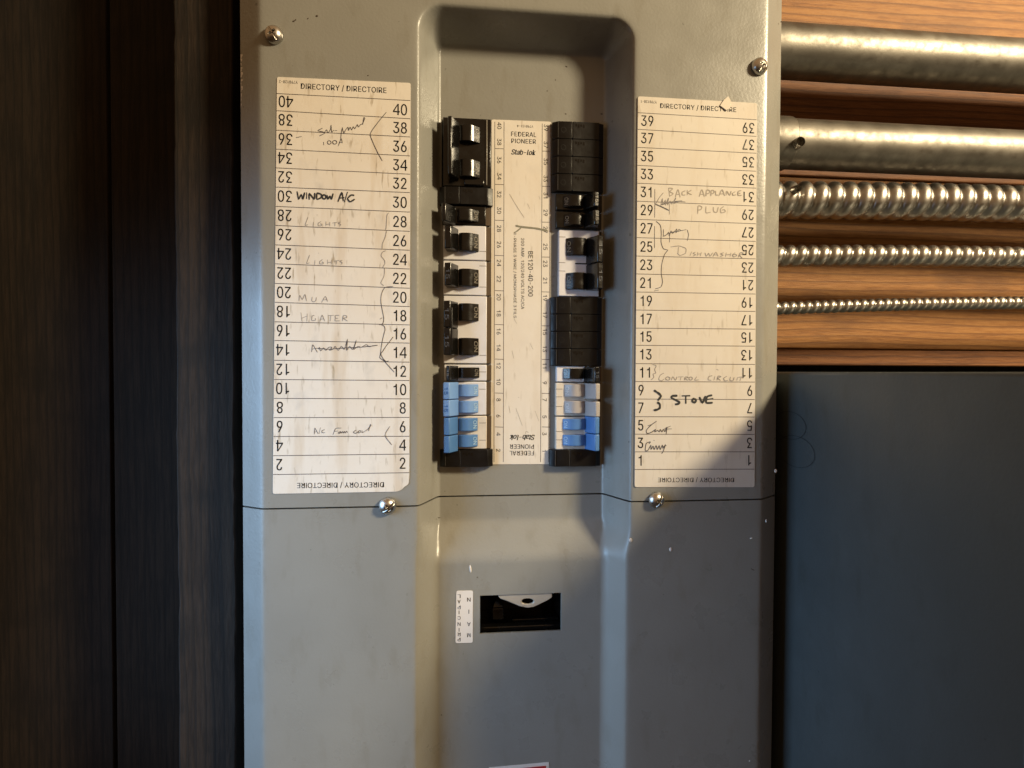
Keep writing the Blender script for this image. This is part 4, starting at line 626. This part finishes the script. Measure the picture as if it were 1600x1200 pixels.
note(lab2, M_PENCIL, YH, 1.7, [[(460, 945), (470, 1025)], [(460, 945), (500, 952), (472, 980), (505, 1000), (470, 1025)], [(525, 1035), (550, 960), (572, 1035)], [(535, 1008), (565, 1006)], [(622, 972), (592, 985), (592, 1012), (622, 1012)], [(640, 965), (640, 1015)], [(680, 965), (645, 990), (682, 1010)],
    [(755, 1028), (780, 960), (805, 1028)], [(765, 1006), (800, 1005)], [(820, 1025), (826, 965), (856, 972), (850, 995), (825, 1000)], [(868, 1022), (872, 968), (898, 974), (894, 995), (872, 1000)], [(912, 972), (915, 1012), (938, 1012)], [(945, 1022), (975, 960), (1000, 1020)], [(955, 1002), (990, 1000)],
    [(1015, 1015), (1020, 975), (1050, 1015), (1062, 975)], [(1102, 980), (1076, 995), (1082, 1015), (1110, 1010)], [(1160, 970), (1132, 976), (1130, 1015), (1165, 1015)], [(1132, 995), (1155, 995)]], zx=RA[0], zy=RA[1])
note(lab2, M_PENCIL, YH, 1.8, [[(740, 85), (745, 10), (780, 20), (770, 45), (745, 50)], [(820, 15), (820, 76), (865, 70)], [(890, 20), (895, 65), (925, 70), (938, 20)], [(990, 15), (960, 40), (966, 76), (1006, 66), (996, 46), (976, 50)]], zx=RB[0], zy=RB[1])
note(lab2, M_FADED, YH, 1.3, [[(328, 955), (328, 1100), (326, 1230)], [(410, 990), (370, 1040), (335, 1100)], [(385, 1115), (400, 1045), (405, 1105), (430, 1060), (430, 1110), (460, 1040), (450, 1110), (475, 1070), (490, 1100), (530, 1040), (510, 1095), (560, 1075), (622, 1080)], [(468, 1095), (468, 1200)]], zx=RA[0], zy=RA[1])
note(lab2, M_PEN, YH, 2.3, [[(335, 1102), (400, 1130), (465, 1162)], [(385, 1107), (470, 1085), (590, 1070)]], zx=RA[0], zy=RA[1])
note(lab2, M_PEN, YH, 1.1, [[(410, 235), (412, 300), (440, 288), (460, 262), (468, 300), (482, 250), (500, 275), (540, 230), (530, 270), (560, 235), (580, 250)], [(405, 305), (480, 270), (630, 238)], [(410, 302), (490, 264), (600, 244)], [(640, 240), (652, 290), (640, 345)], [(470, 300), (470, 360)], [(325, 205), (325, 415)],
    [(340, 158), (380, 195), (390, 260), (388, 360), (410, 420), (455, 435)], [(455, 435), (420, 480), (395, 570), (390, 660), (402, 740), (385, 790), (330, 808)], [(320, 828), (365, 820)]], zx=RB[0], zy=RB[1])
note(lab2, M_FADED, YH, 1.25, [[(480, 405), (560, 395), (625, 420), (622, 465), (570, 487), (545, 465)], [(555, 405), (550, 472)], [(682, 450), (665, 490)], [(718, 455), (695, 465), (720, 480), (695, 492)], [(740, 455), (735, 492)], [(736, 475), (770, 470)], [(776, 455), (765, 492)], [(810, 460), (822, 495), (845, 465), (857, 495), (885, 460)],
    [(885, 498), (915, 455), (935, 495)], [(895, 482), (930, 480)], [(990, 460), (960, 470), (985, 485), (955, 497)], [(1015, 460), (1008, 498)], [(1010, 480), (1050, 478)], [(1060, 462), (1050, 498)], [(1100, 460), (1075, 480), (1085, 500), (1115, 490), (1105, 475), (1080, 482)], [(1130, 505), (1150, 460), (1180, 465), (1145, 485), (1168, 512)]], zx=RB[0], zy=RB[1])
note(lab2, M_FADED, YH, 1.2, [[(305, 428), (340, 440), (325, 475), (337, 510), (310, 520), (318, 550), (290, 578)], [(415, 510), (380, 530), (365, 570), (390, 585), (415, 570)], [(485, 580), (500, 545), (525, 580), (540, 545)], [(550, 548), (602, 545)], [(580, 547), (570, 580)], [(610, 580), (620, 548), (650, 550), (620, 565), (645, 580)], [(730, 545), (710, 578), (750, 575)],
    [(880, 535), (845, 545), (840, 575), (870, 580)], [(905, 540), (895, 580)], [(925, 582), (935, 540), (965, 545), (935, 560), (960, 582)], [(1020, 540), (990, 560), (1000, 585), (1030, 580)], [(1055, 545), (1050, 580), (1080, 582), (1090, 550)], [(1125, 550), (1115, 582)], [(1130, 550), (1182, 545)], [(1160, 548), (1145, 585)], [(918, 472), (940, 482)]],
    [(452, 562, 20, 16), (672, 562, 17, 15)], zx=RC[0], zy=RC[1])
note(lab2, M_MARKER, YH, 3.4, [[(545, 728), (495, 730), (490, 750), (562, 788), (555, 805), (520, 812)], [(585, 730), (668, 728)], [(625, 735), (625, 805)], [(755, 740), (785, 795), (815, 730)], [(880, 722), (830, 738), (822, 795), (885, 795)], [(825, 765), (890, 755)],
    [(318, 675), (370, 710), (385, 735), (355, 775)], [(350, 790), (375, 810), (375, 845), (350, 862), (315, 868)]], [(705, 775, 18, 17)], zx=RC[0], zy=RC[1])
note(lab2, M_PEN, YH, 1.5, [[(345, 110), (290, 150), (245, 200), (255, 230), (300, 215), (335, 190), (325, 215), (355, 200), (370, 215), (380, 190), (395, 215), (410, 190), (425, 212), (445, 165), (435, 240)], [(258, 156), (290, 145)], [(415, 188), (490, 185)], [(425, 180), (480, 158)]], zx=RD[0], zy=RD[1])
note(lab2, M_PEN, YH, 1.5, [[(270, 330), (285, 310), (245, 325), (235, 395), (262, 390), (290, 340), (290, 385), (310, 350), (320, 385), (340, 345), (350, 385), (370, 345), (378, 385), (400, 340), (405, 372), (430, 335), (415, 380), (400, 415), (390, 420)], [(395, 358), (440, 346)], [(316, 294), (323, 299)]], zx=RD[0], zy=RD[1])

# ------------------------------------------------------------------ centre strip of circuit numbers
lab3 = obj('number_strip', plate(rounded([(768, 187), (861, 190.5), (858, 725), (766.6, 725.5)], 3, 3), D1, 0.0004), M_PAPER_C, panel, label='long cream rating label with circuit numbers between the breaker columns')
Y3 = D1 - 0.00045
ink = Ink(Y3)
for i in range(20):
    y = 196 + (704.5 - 196) * i / 19; xl = 780.3 + (778.6 - 780.3) * i / 19
    ink.text(str(40 - 2 * i), xl, y - 1 + (1.5 if i % 2 == 0 else 0), 10.4, 6.4, 90, tab=True)
    yr = 199.5 + (704.5 - 199.5) * i / 19; xr = 853.2 + (850.5 - 853.2) * i / 19
    nb2 = str(39 - 2 * i); ink.text(nb2, xr, yr, 10.4, 6.4, 90, tab=True)
ink.text('FEDERAL', 818.3, 209.8, 39.5, 7.2, 0, 0.035); ink.text('PIONEER', 818.2, 220.6, 38.5, 7.2, 0, 0.035)
ink.text('Stab-lok', 818, 237.8, 38.5, 8.4, 0, 0.03, 34, 0.28)
ink.text('Y798131-4', 820.6, 197.2, 25, 3.8, 180, 0.03)
ink.text('Stab-lok', 815.8, 683.6, 39.5, 8.4, 180, -0.005, 34, 0.28)
ink.text('PIONEER', 815.5, 697.8, 37.6, 7.0, 180); ink.text('FEDERAL', 815.2, 708, 38, 7.0, 180)
ink.text('BE120-40-200', 829, 428, 70.6, 7.6, 90, bold=14)
ink.text('200 AMP. 120/240 VOLTS AC/CA', 816.4, 427.5, 111, 5.8, 90)
ink.text('1-PHASE 3 WIRE / MONOPHASÉ 3 FILS', 805.0, 430.5, 133, 6.2, 90)
ink.build('printed_text', M_INK, lab3)
rl = Ink(Y3 + 0.00002)
def vline(a, b, w_=0.9): rl.quad([(a[0] - w_ / 2, a[1]), (a[0] + w_ / 2, a[1]), (b[0] + w_ / 2, b[1]), (b[0] - w_ / 2, b[1])])
vline((773.2, 190), (771.8, 722)); vline((787.6, 190), (786.4, 722)); vline((847.3, 193), (844.6, 722)); vline((860.0, 193), (857.2, 722))
for y in (232, 288, 344, 399, 454, 507, 561, 614, 667): rl.quad([(773.4, y - .45), (786.8, y + .05), (786.8, y + .95), (773.4, y + .45)])
for y in (236, 291, 347, 401.5, 456, 509, 561.5, 614.5, 667): rl.quad([(846.6, y - .45), (859, y - .1), (859, y + .8), (846.6, y + .45)])
rl.build('ruled_lines', M_RULE, lab3)
sc = Ink(Y3 - 0.00008)
sc.stroke([(805.5, 352.5), (815, 354.5), (835, 356.5), (856, 360.5)], 3.0); sc.stroke([(814, 356), (808, 361), (803, 364)], 2.0)
sc.build('scuff_mark', M_SCUFF, lab3)
for q in ([(796, 303), (806, 320), (819, 340)], [(824, 318), (828, 326)], [(842, 306), (844, 312)], [(795, 634), (797, 645)], [(836, 642), (842, 658)], [(806, 638), (816, 665)], [(803, 498), (808, 506)], [(826, 676), (822, 674), (821, 678)], [(809.5, 620.5), (811, 621.5)], [(800, 548), (803, 560)], [(828, 536), (833, 546)]):
    sc = Ink(Y3 - 0.00004); sc.stroke(q, 0.6); sc.build('scratch', M_PENCIL, lab3)

# main breaker sticker and warning sticker
ms = obj('main_sticker', plate(rounded([(713, 923), (739, 922.5), (738.6, 1004), (711.6, 1004.5)], 3, 3), D2, 0.0003), M_PAPER_S, panel, label='small white sticker reading MAIN and PRINCIPAL upside down')
ink = Ink(D2 - 0.00035)
for c, y in zip('LAPICNIRP', (931.7, 940, 949, 956.8, 965.5, 975.2, 984.2, 991.2, 999.2)): ink.text(c, 717.3, y, 4.8 if c != 'I' else 1.1, 5.6, 180)
for c, y in zip('NIAM', (937, 955.7, 975.2, 992.5)): ink.text(c, 732.6, y, 5.4 if c != 'I' else 1.1, 6.2, 180)
ink.build('printed_text', M_INK, ms)
ws = obj('warning_sticker', plate([(764, 1199), (857.5, 1190.6), (860, 1275), (768, 1283)], D2, 0.0003), M_PAPER_S, panel, label='white bordered red sticker at the bottom of the lower cover')
ink = Ink(D2 - 0.00035); ink.quad([(770, 1204), (853.2, 1196.6), (855, 1236), (772, 1243)]); ink.build('red_field', M_RED, ws)

# ------------------------------------------------------------------ main breaker behind the opening in the lower cover
mb = thing('main_breaker', 'black main breaker with holed metal tab behind the opening in the lower cover', 'breaker', ((HX0 + HX1) / 2, 0.06, HZ0 - 0.02))
bm = bmesh.new(); m_ = 0.006; Yb = 0.062
add_box(bm, HX0 - m_, HX1 + m_, Yb, Yb + .004, HZ0 - m_, HZ1 + m_)
add_box(bm, HX0 - m_, HX0 - m_ + .003, D2 + .006, Yb - .0002, HZ0 - m_, HZ1 + m_); add_box(bm, HX1 + m_ - .003, HX1 + m_, D2 + .006, Yb - .0002, HZ0 - m_, HZ1 + m_)
add_box(bm, HX0 - m_ + .0032, HX1 + m_ - .0032, D2 + .006, Yb - .0002, HZ0 - m_, HZ0 - m_ + .003); add_box(bm, HX0 - m_ + .0032, HX1 + m_ - .0032, D2 + .006, Yb - .0002, HZ1 + m_ - .003, HZ1 + m_)
obj('case', bm, M_BLACK, mb, bevel=0.0005)
bm = bmesh.new()
z1 = W(813, 981, .0235).z; add_box(bm, HX0 - .001, HX1 + .001, .0235, .030, z1 - .002, z1 + .0015)
z1 = W(813, 969, .036).z; add_box(bm, W(800, 969, .036).x, HX1 + .002, .036, .042, z1 - .0018, z1 + .001)
obj('ledge', bm, M_BLACK, mb, bevel=0.0008)
YT = D2 + 0.0010
tb = [(777.5, 925), (862.5, 921), (862.5, 933.5), (857, 937.5), (842, 945), (833, 949), (824, 950), (812, 947.5), (794, 940), (781.5, 935.5), (779, 932)]
hole = [(824.5 + 9.6 * math.cos(a), 939.8 + 4.6 * math.sin(a)) for a in [2 * math.pi * i / 20 for i in range(20)]]
bm = bmesh.new()
def loop(pts, Y): return [bm.verts.new((W(x, y, YT).x, Y, W(x, y, YT).z)) for x, y in pts]
th = 0.0022
oa, ia, ob_, ib = loop(tb, YT), loop(hole, YT), loop(tb, YT + th), loop(hole, YT + th)
for lo_, li in ((oa, ia), (ob_, ib)):
    es = [bm.edges.new((l[i], l[(i + 1) % len(l)])) for l in (lo_, li) for i in range(len(l))]
    bmesh.ops.triangle_fill(bm, edges=es, use_beauty=True)
for l0, l1 in ((oa, ob_), (ia, ib)):
    for i in range(len(l0)): bm.faces.new((l0[i], l0[(i + 1) % len(l0)], l1[(i + 1) % len(l0)], l1[i]))
tab = obj('handle_tab', bm, M_TAB, mb); tab.modifiers.new('b', 'BEVEL').width = 0.0004
p0, p1 = W(769, 950, .026), W(787, 978, .026)
bm = bmesh.new(); add_box(bm, p0.x, p1.x, .0255, .060, HZ0 + .0045, p0.z)
q0, q1 = W(775.5, 932, .028), W(781.5, 950, .028)
vs = [bm.verts.new(c) for c in ((p0.x, .0255, p0.z + .0001), (p1.x, .0255, p0.z + .0001), (p1.x, .050, p0.z + .0001), (p0.x, .050, p0.z + .0001), (q0.x, .030, q0.z), (q1.x, .030, q0.z), (q1.x, .050, q0.z), (q0.x, .050, q0.z))]
for f in ((0, 1, 2, 3), (4, 5, 6, 7), (0, 1, 5, 4), (1, 2, 6, 5), (2, 3, 7, 6), (3, 0, 4, 7)): bm.faces.new([vs[i] for i in f])
obj('trip_post', bm, M_BLACK, mb, bevel=0.0008)

# ------------------------------------------------------------------ breakers
def X(px, h, py=450): return W(px, py, D1 - h).x
def Z(py, h, px): return W(px, py, D1 - h).z
def text_on(s, O, a, b, wd, ht, lift, m, parent, name, thick=0.0002):
    v, f = glyphs(s, 0); nn = a.cross(b).normalized()
    if nn.y > 0: nn = -nn
    bm = bmesh.new(); top = [bm.verts.new(O + a * (x * wd) + b * (y * ht) + nn * lift) for x, y in v]
    for q in f:
        try: bm.faces.new([top[i] for i in q])
        except ValueError: pass
    ex = bmesh.ops.extrude_face_region(bm, geom=list(bm.faces))
    for q in ex['geom']:
        if isinstance(q, bmesh.types.BMVert): q.co += nn * thick
    return obj(name, bm, m, parent)
HF = 0.0042                                             # how far the breaker faces stand above the recess floor
def breaker(label, side, y0, y1, m_body, m_face, m_tog, toggles, levers, x0, x1, drum, lev, rating=None, mark=M_WORN, rmark=M_MARKK, hf=HF, ledge=True, tie=None, group='circuit breakers in the recess', htip=0.0122, seams=()):
    """side -1: left column, lever thrown left; +1: right column. pixel extents of the face, drum (inner, outer) and lever (base, edge, tip)"""
    xm, ym = (x0 + x1) / 2, (y0 + y1) / 2
    zt, zb = Z(y0 + 0.5, hf, xm), Z(y1 - 0.5, hf, xm)
    fx0, fx1 = X(x0, hf, ym), X(x1, hf, ym)
    t = thing('circuit_breaker', label, 'breaker', ((fx0 + fx1) / 2, D1, (zt + zb) / 2), group)
    yf = D1 - hf
    case = obj('case', box(fx0, fx1, yf, D1 + 0.02, zb, zt), m_face, t, bevel=0.0005)
    if ledge:                                           # low shoulder of the case beside the face
        lx0, lx1 = (fx1 + .0001, fx1 + .0034) if side < 0 else (fx1 + .0001, fx1 + .0022)
        obj('shoulder', box(lx0, lx1, D1 - .0022, D1 + .02, zb + .0002, zt - .0002), m_body, t)
    for py in seams:
        zz = Z(py, hf, xm); a = X(x1 - 11, hf) if side < 0 else fx0
        obj('seam', box(a, a + .0048, yf - .00008, yf + .0005, zz - .00016, zz + .00016), M_TAN, t)
    H = lambda h: D1 - h
    s = -side
    tog = None
    di, do = drum; lb, le, lt = lev
    for k, (ya, yb) in enumerate(toggles):
        za, zb_ = Z(ya, hf + .003, xm), Z(yb, hf + .003, xm)
        P = lambda px, h: (X(px, h, (ya + yb) / 2), H(h))
        inner = P(di, hf + .0004); fac = P(di + side * 9.0, hf + .0030)
        prof = [(P(di, hf)[0], H(hf - .003)), inner, fac]
        for q in range(1, 5):
            u = q / 5; prof.append(P(di + side * (9.0 + (abs(do - di) - 9.0) * u), hf + .0030 + .0016 * math.sin(math.pi * (0.15 + 0.75 * u))))
        prof += [P(do, hf + .0026), (P(do, hf)[0], H(hf - .003))]
        bm = bmesh.new(); add_prism(bm, prof, zb_, za)
        dr = obj('rocker', bm, m_tog, t, bevel=0.0004)
        # raised ON on the sloping facet, read from the top down
        i_, f_ = Vector((inner[0], inner[1], 0)), Vector((fac[0], fac[1], 0)); mid = (i_ + f_) / 2; mid.z = (za + zb_) / 2
        b = (i_ - f_).normalized() * (1 if side < 0 else -1); a = Vector((0, 0, -1))
        text_on('ON', mid, a, b, (za - zb_) * 0.62, (i_ - f_).length * 0.62, 0.00005, mark, dr, 'on_mark')
    for k, (ya, yb) in enumerate(levers):
        za, zb_ = Z(ya, hf + .006, xm), Z(yb, hf + .006, xm); yy = (ya + yb) / 2
        P = lambda px, h: (X(px, h, yy), H(h))
        b0, e0, t0 = P(lb, hf + .0024), P(le, hf + htip), P(lt, hf + htip - .0008)
        r0 = P(lt - side * 3.5, hf - .0002)
        prof = [(b0[0], H(hf - .002)), b0, e0, t0, (r0[0], H(hf - .002))]
        bm = bmesh.new(); add_prism(bm, prof, zb_, za)
        # lever narrows a little towards its tip
        cz_ = (za + zb_) / 2
        lv = obj('lever', bm, m_tog if not tie else tie, t, bevel=0.0006)
        if rating:
            i_, f_ = Vector((e0[0], e0[1], 0)), Vector((t0[0], t0[1], 0)); mid = (i_ + f_) / 2; mid.z = cz_
            b = (i_ - f_).normalized() * (1 if side < 0 else -1)
            for q in rating[k] if isinstance(rating[k], (list, tuple)) else (rating[k],):
                if not q: continue
                text_on(q, mid, Vector((0, 0, -1)), b, (za - zb_) * 0.42, (i_ - f_).length * 0.62, 0.00005, rmark, lv, 'rating_mark', 0.00012)
    return t

LD, LL = (748, 717), (716, 704.5, 694.5)
# left column, from the top
big = breaker('big black double breaker with glossy levers at the top of the left column', -1, 184, 292, M_BLACK, M_BLACK, M_BLACK, [(195, 221), (249, 276)], [(188, 277)], 692, 767, (750, 718), (717, 705, 699.5), None, hf=.0062, ledge=False, htip=.0125)
def px_box(px0, px1, py0, py1, h0, h1, m, name, parent, bevel=.0004):
    xm, ym = (px0 + px1) / 2, (py0 + py1) / 2
    return obj(name, box(X(px0, h1, ym), X(px1, h1, ym), D1 - h1, D1 - h0, Z(py1, h1, xm), Z(py0, h1, xm)), m, parent, bevel=bevel)
px_box(759.5, 761.5, 187, 289, .0061, .0070, M_WORN, 'glint_ridge', big, .0002)
px_box(690, 691.6, 186, 291, -.01, .0055, M_MATT, 'side_flange', big)
px_box(725, 757, 279.5, 289.5, .0061, .0080, M_BLACK, 'lower_step', big, .0008)
breaker('slim black breaker between the black filler and upper white breaker on the left', -1, 321, 351, M_TAN, M_BLACK, M_BLACK, [(326, 345)], [(321, 349)], 691, 759, (748, 714), (712, 696, 690), None)
breaker('white faced breaker with one black lever at circuits 28 and 26', -1, 352, 406.5, M_TAN, M_WHITE, M_BLACK, [(364, 392)], [(356, 391)], 692.5, 759.5, LD, LL, None, seams=(392,))
breaker('white faced breaker with a black lever marked 15 at circuits 24 and 22', -1, 407.2, 461.5, M_TAN, M_WHITE, M_BLACK, [(420, 447)], [(413, 448)], 692.5, 760, LD, LL, ['15'], seams=(415, 448))
dbl = breaker('tall white double breaker with joined black levers at circuits 20 to 14', -1, 462, 568.3, M_TAN, M_WHITE, M_BLACK, [(474, 501), (528, 555)], [(471.5, 512.8), (513.4, 555)], 693, 760.5, LD, (715.5, 703.5, 693), ['15', '15'], seams=(555,))
px_box(700, 707, 480, 548, .0150, .0158, M_MATT, 'handle_tie', dbl)
breaker('slim white breaker with black lever at circuit 12 above the pale blue levers', -1, 569.3, 595.3, M_TAN, M_WHITE, M_BLACK, [(574, 590.5)], [(571.5, 594.5)], 694, 760.5, (749, 717), (716, 702, 697), ['15'], rmark=M_WORN, seams=(581,))
breaker('white tandem breaker with two pale blue levers marked 15 at circuits 10 and 8', -1, 596, 649, M_TAN, M_WHITE, M_SKY, [(600.5, 619.5), (626.5, 645)], [(597.3, 623.6), (624.6, 650)], 694, 760, (747.5, 717), (716.5, 702, 692.3), ['15', '15'], mark=M_WORNB, rmark=M_MARKB, seams=(608,))
breaker('white breaker with two bright blue levers, lowest on the left', -1, 649.6, 702, M_TAN, M_CREAM, M_BLUE, [(653.5, 673.5), (679.5, 698.5)], [(652, 678.6), (680, 706)], 694, 760.5, (746.5, 716.5), (715.5, 702, 693.3), None, mark=M_WORNB, seams=(661, 688))
# right column, from the top
RDm, RLv = (882, 915), (916, 934.5, 943.5)
breaker('slim black breaker at circuit 31, just under the four upper black fillers', 1, 303, 329.5, M_MATT, M_BLACK, M_BLACK, [(305, 323)], [(302, 325)], 869, 937, (880.5, 912), (913, 929, 936), ['15'], mark=M_WORN, rmark=M_WORN)
breaker('slim black breaker at circuit 29, just above the tall white breaker', 1, 330.5, 357.5, M_MATT, M_BLACK, M_BLACK, [(334, 352)], [(330, 353.5)], 869, 936, (881.5, 912), (913.5, 929.5, 936.5), ['15'], mark=M_WORN, rmark=M_WORN)
db = breaker('tall white double breaker with joined black levers on the right, between black parts', 1, 359.5, 463.5, M_MATT, M_WHITE, M_BLACK, [(371.5, 399), (426, 452)], [(369.5, 411), (411.6, 452)], 873, 936, (884.5, 916), (917, 934.5, 942.5), ['15', '15'], seams=(371, 411, 424))
px_box(899, 925, 411, 413, .0040, .0046, M_HOLE, 'tie_slot', db, .0001)
breaker('slim white breaker with black lever at circuit 11 under four fillers', 1, 571.8, 597, M_TAN, M_WHITE, M_BLACK, [(575.5, 592)], [(573, 598)], 869.5, 936, (880, 912.5), (913.5, 930, 937), ['15'])
breaker('white tandem breaker with two pale grey levers at circuits 9 and 7 for the stove', 1, 597.8, 650, M_TAN, M_CREAM, M_GREY, [(600.5, 620), (626.5, 646)], [(599, 623.4), (627, 650.5)], 868.5, 935, (882, 913), (913.5, 931, 937.5), None, mark=M_WORNG, seams=(608, 620, 635))
breaker('white breaker with two bright blue levers, lowest on the right', 1, 650.8, 702.5, M_TAN, M_CREAM, M_BLUE, [(654.5, 671.5), (679.5, 696.5)], [(651, 676.8), (677.8, 703.5)], 868.5, 934, (879.5, 914.5), (915, 930, 936.5), None, mark=M_WORNB, seams=(674, 687))

# ------------------------------------------------------------------ filler plates
def make_filler():
    t = thing('filler_plate', '', 'filler plate', (0, D1, 0), 'black filler plates over unused breaker slots')
    s = 0.000455; hw = 41 * s; hz = 13.3 * s
    prof = [(-hw, .02), (-hw, -.0030), (-hw + 8.6 * s, -.0056), (-hw + 30 * s, -.0060), (-hw + 30.5 * s, -.0054), (-hw + 31.5 * s, -.0054), (-hw + 32 * s, -.0060), (hw - 8.2 * s, -.0060), (hw - 7.6 * s, -.0050), (hw, -.0036), (hw, .02)]
    bm = bmesh.new(); add_prism(bm, [(x, D1 + y) for x, y in prof], -hz, hz)
    obj('cap', bm, M_MATT, t, bevel=0.0004)
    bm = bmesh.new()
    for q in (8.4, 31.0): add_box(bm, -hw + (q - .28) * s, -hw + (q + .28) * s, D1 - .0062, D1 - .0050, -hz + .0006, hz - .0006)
    obj('glint_ridge', bm, M_EDGE_GLINT, t)  # thin strips added to draw the bright edge highlights on the cap
    bm = bmesh.new(); N = 20; a = []
    for i in range(N):
        for q in (.0016, .0020):
            for dy in (0, -.00015): a.append(bm.verts.new((-hw + 17 * s + q * math.cos(6.2832 * i / N), D1 - .0057 + dy, q * math.sin(6.2832 * i / N))))
    for i in range(N):
        j = (i + 1) % N
        for k0, k1 in ((0, 1), (1, 3), (3, 2)): bm.faces.new((a[4 * i + k0], a[4 * j + k0], a[4 * j + k1], a[4 * i + k1]))
    obj('moulded_ring', bm, M_MATT, t)
    bm = bmesh.new()
    for k in range(4): add_box(bm, -hw + (36 + 4 * k) * s, -hw + (38.4 + 4 * k) * s, D1 - .00612, D1 - .0058, hz - (7 + 2 * (k % 2)) * s, hz - 4 * s)
    obj('moulded_mark', bm, M_BLACK, t)
    return t
fil = make_filler(); used = False
def place_filler(px, py, label):
    global used
    p = W(px, py, D1 - .004)
    if not used: used = True; r_ = fil
    else:
        r_ = fil.copy(); C.objects.link(r_)
        for ch in fil.children:
            c = ch.copy(); C.objects.link(c); mi = ch.matrix_parent_inverse.copy(); c.parent = r_; c.matrix_parent_inverse = mi
    r_.location = (p.x, D1, p.z); r_['label'] = label
for k, (nm, extra) in enumerate(((39, 'topmost of the right column'), (37, 'second from the top of the right column'), (35, 'third from the top of the right column'), (33, 'just above the slim black breakers'))):
    place_filler(903.4 - .2 * k, 205.5 + 27.2 * k, 'black filler plate at circuit %d, %s' % (nm, extra))
for k, (nm, extra) in enumerate(((19, 'right under the white double breaker'), (17, 'second under the white double breaker'), (15, 'third under the white double breaker'), (13, 'just above the slim white breaker'))):
    place_filler(901.0 - .2 * k, 477.8 + 26.9 * k, 'black filler plate at circuit %d on the right, %s' % (nm, extra))
place_filler(728.6, 306.8, 'black filler plate at circuit 32 under the big black double breaker')
place_filler(729, 715.6, 'black filler plate at circuit 2, lowest in the left column')
place_filler(898.6, 715.2, 'black filler plate at circuit 1, lowest in the right column')
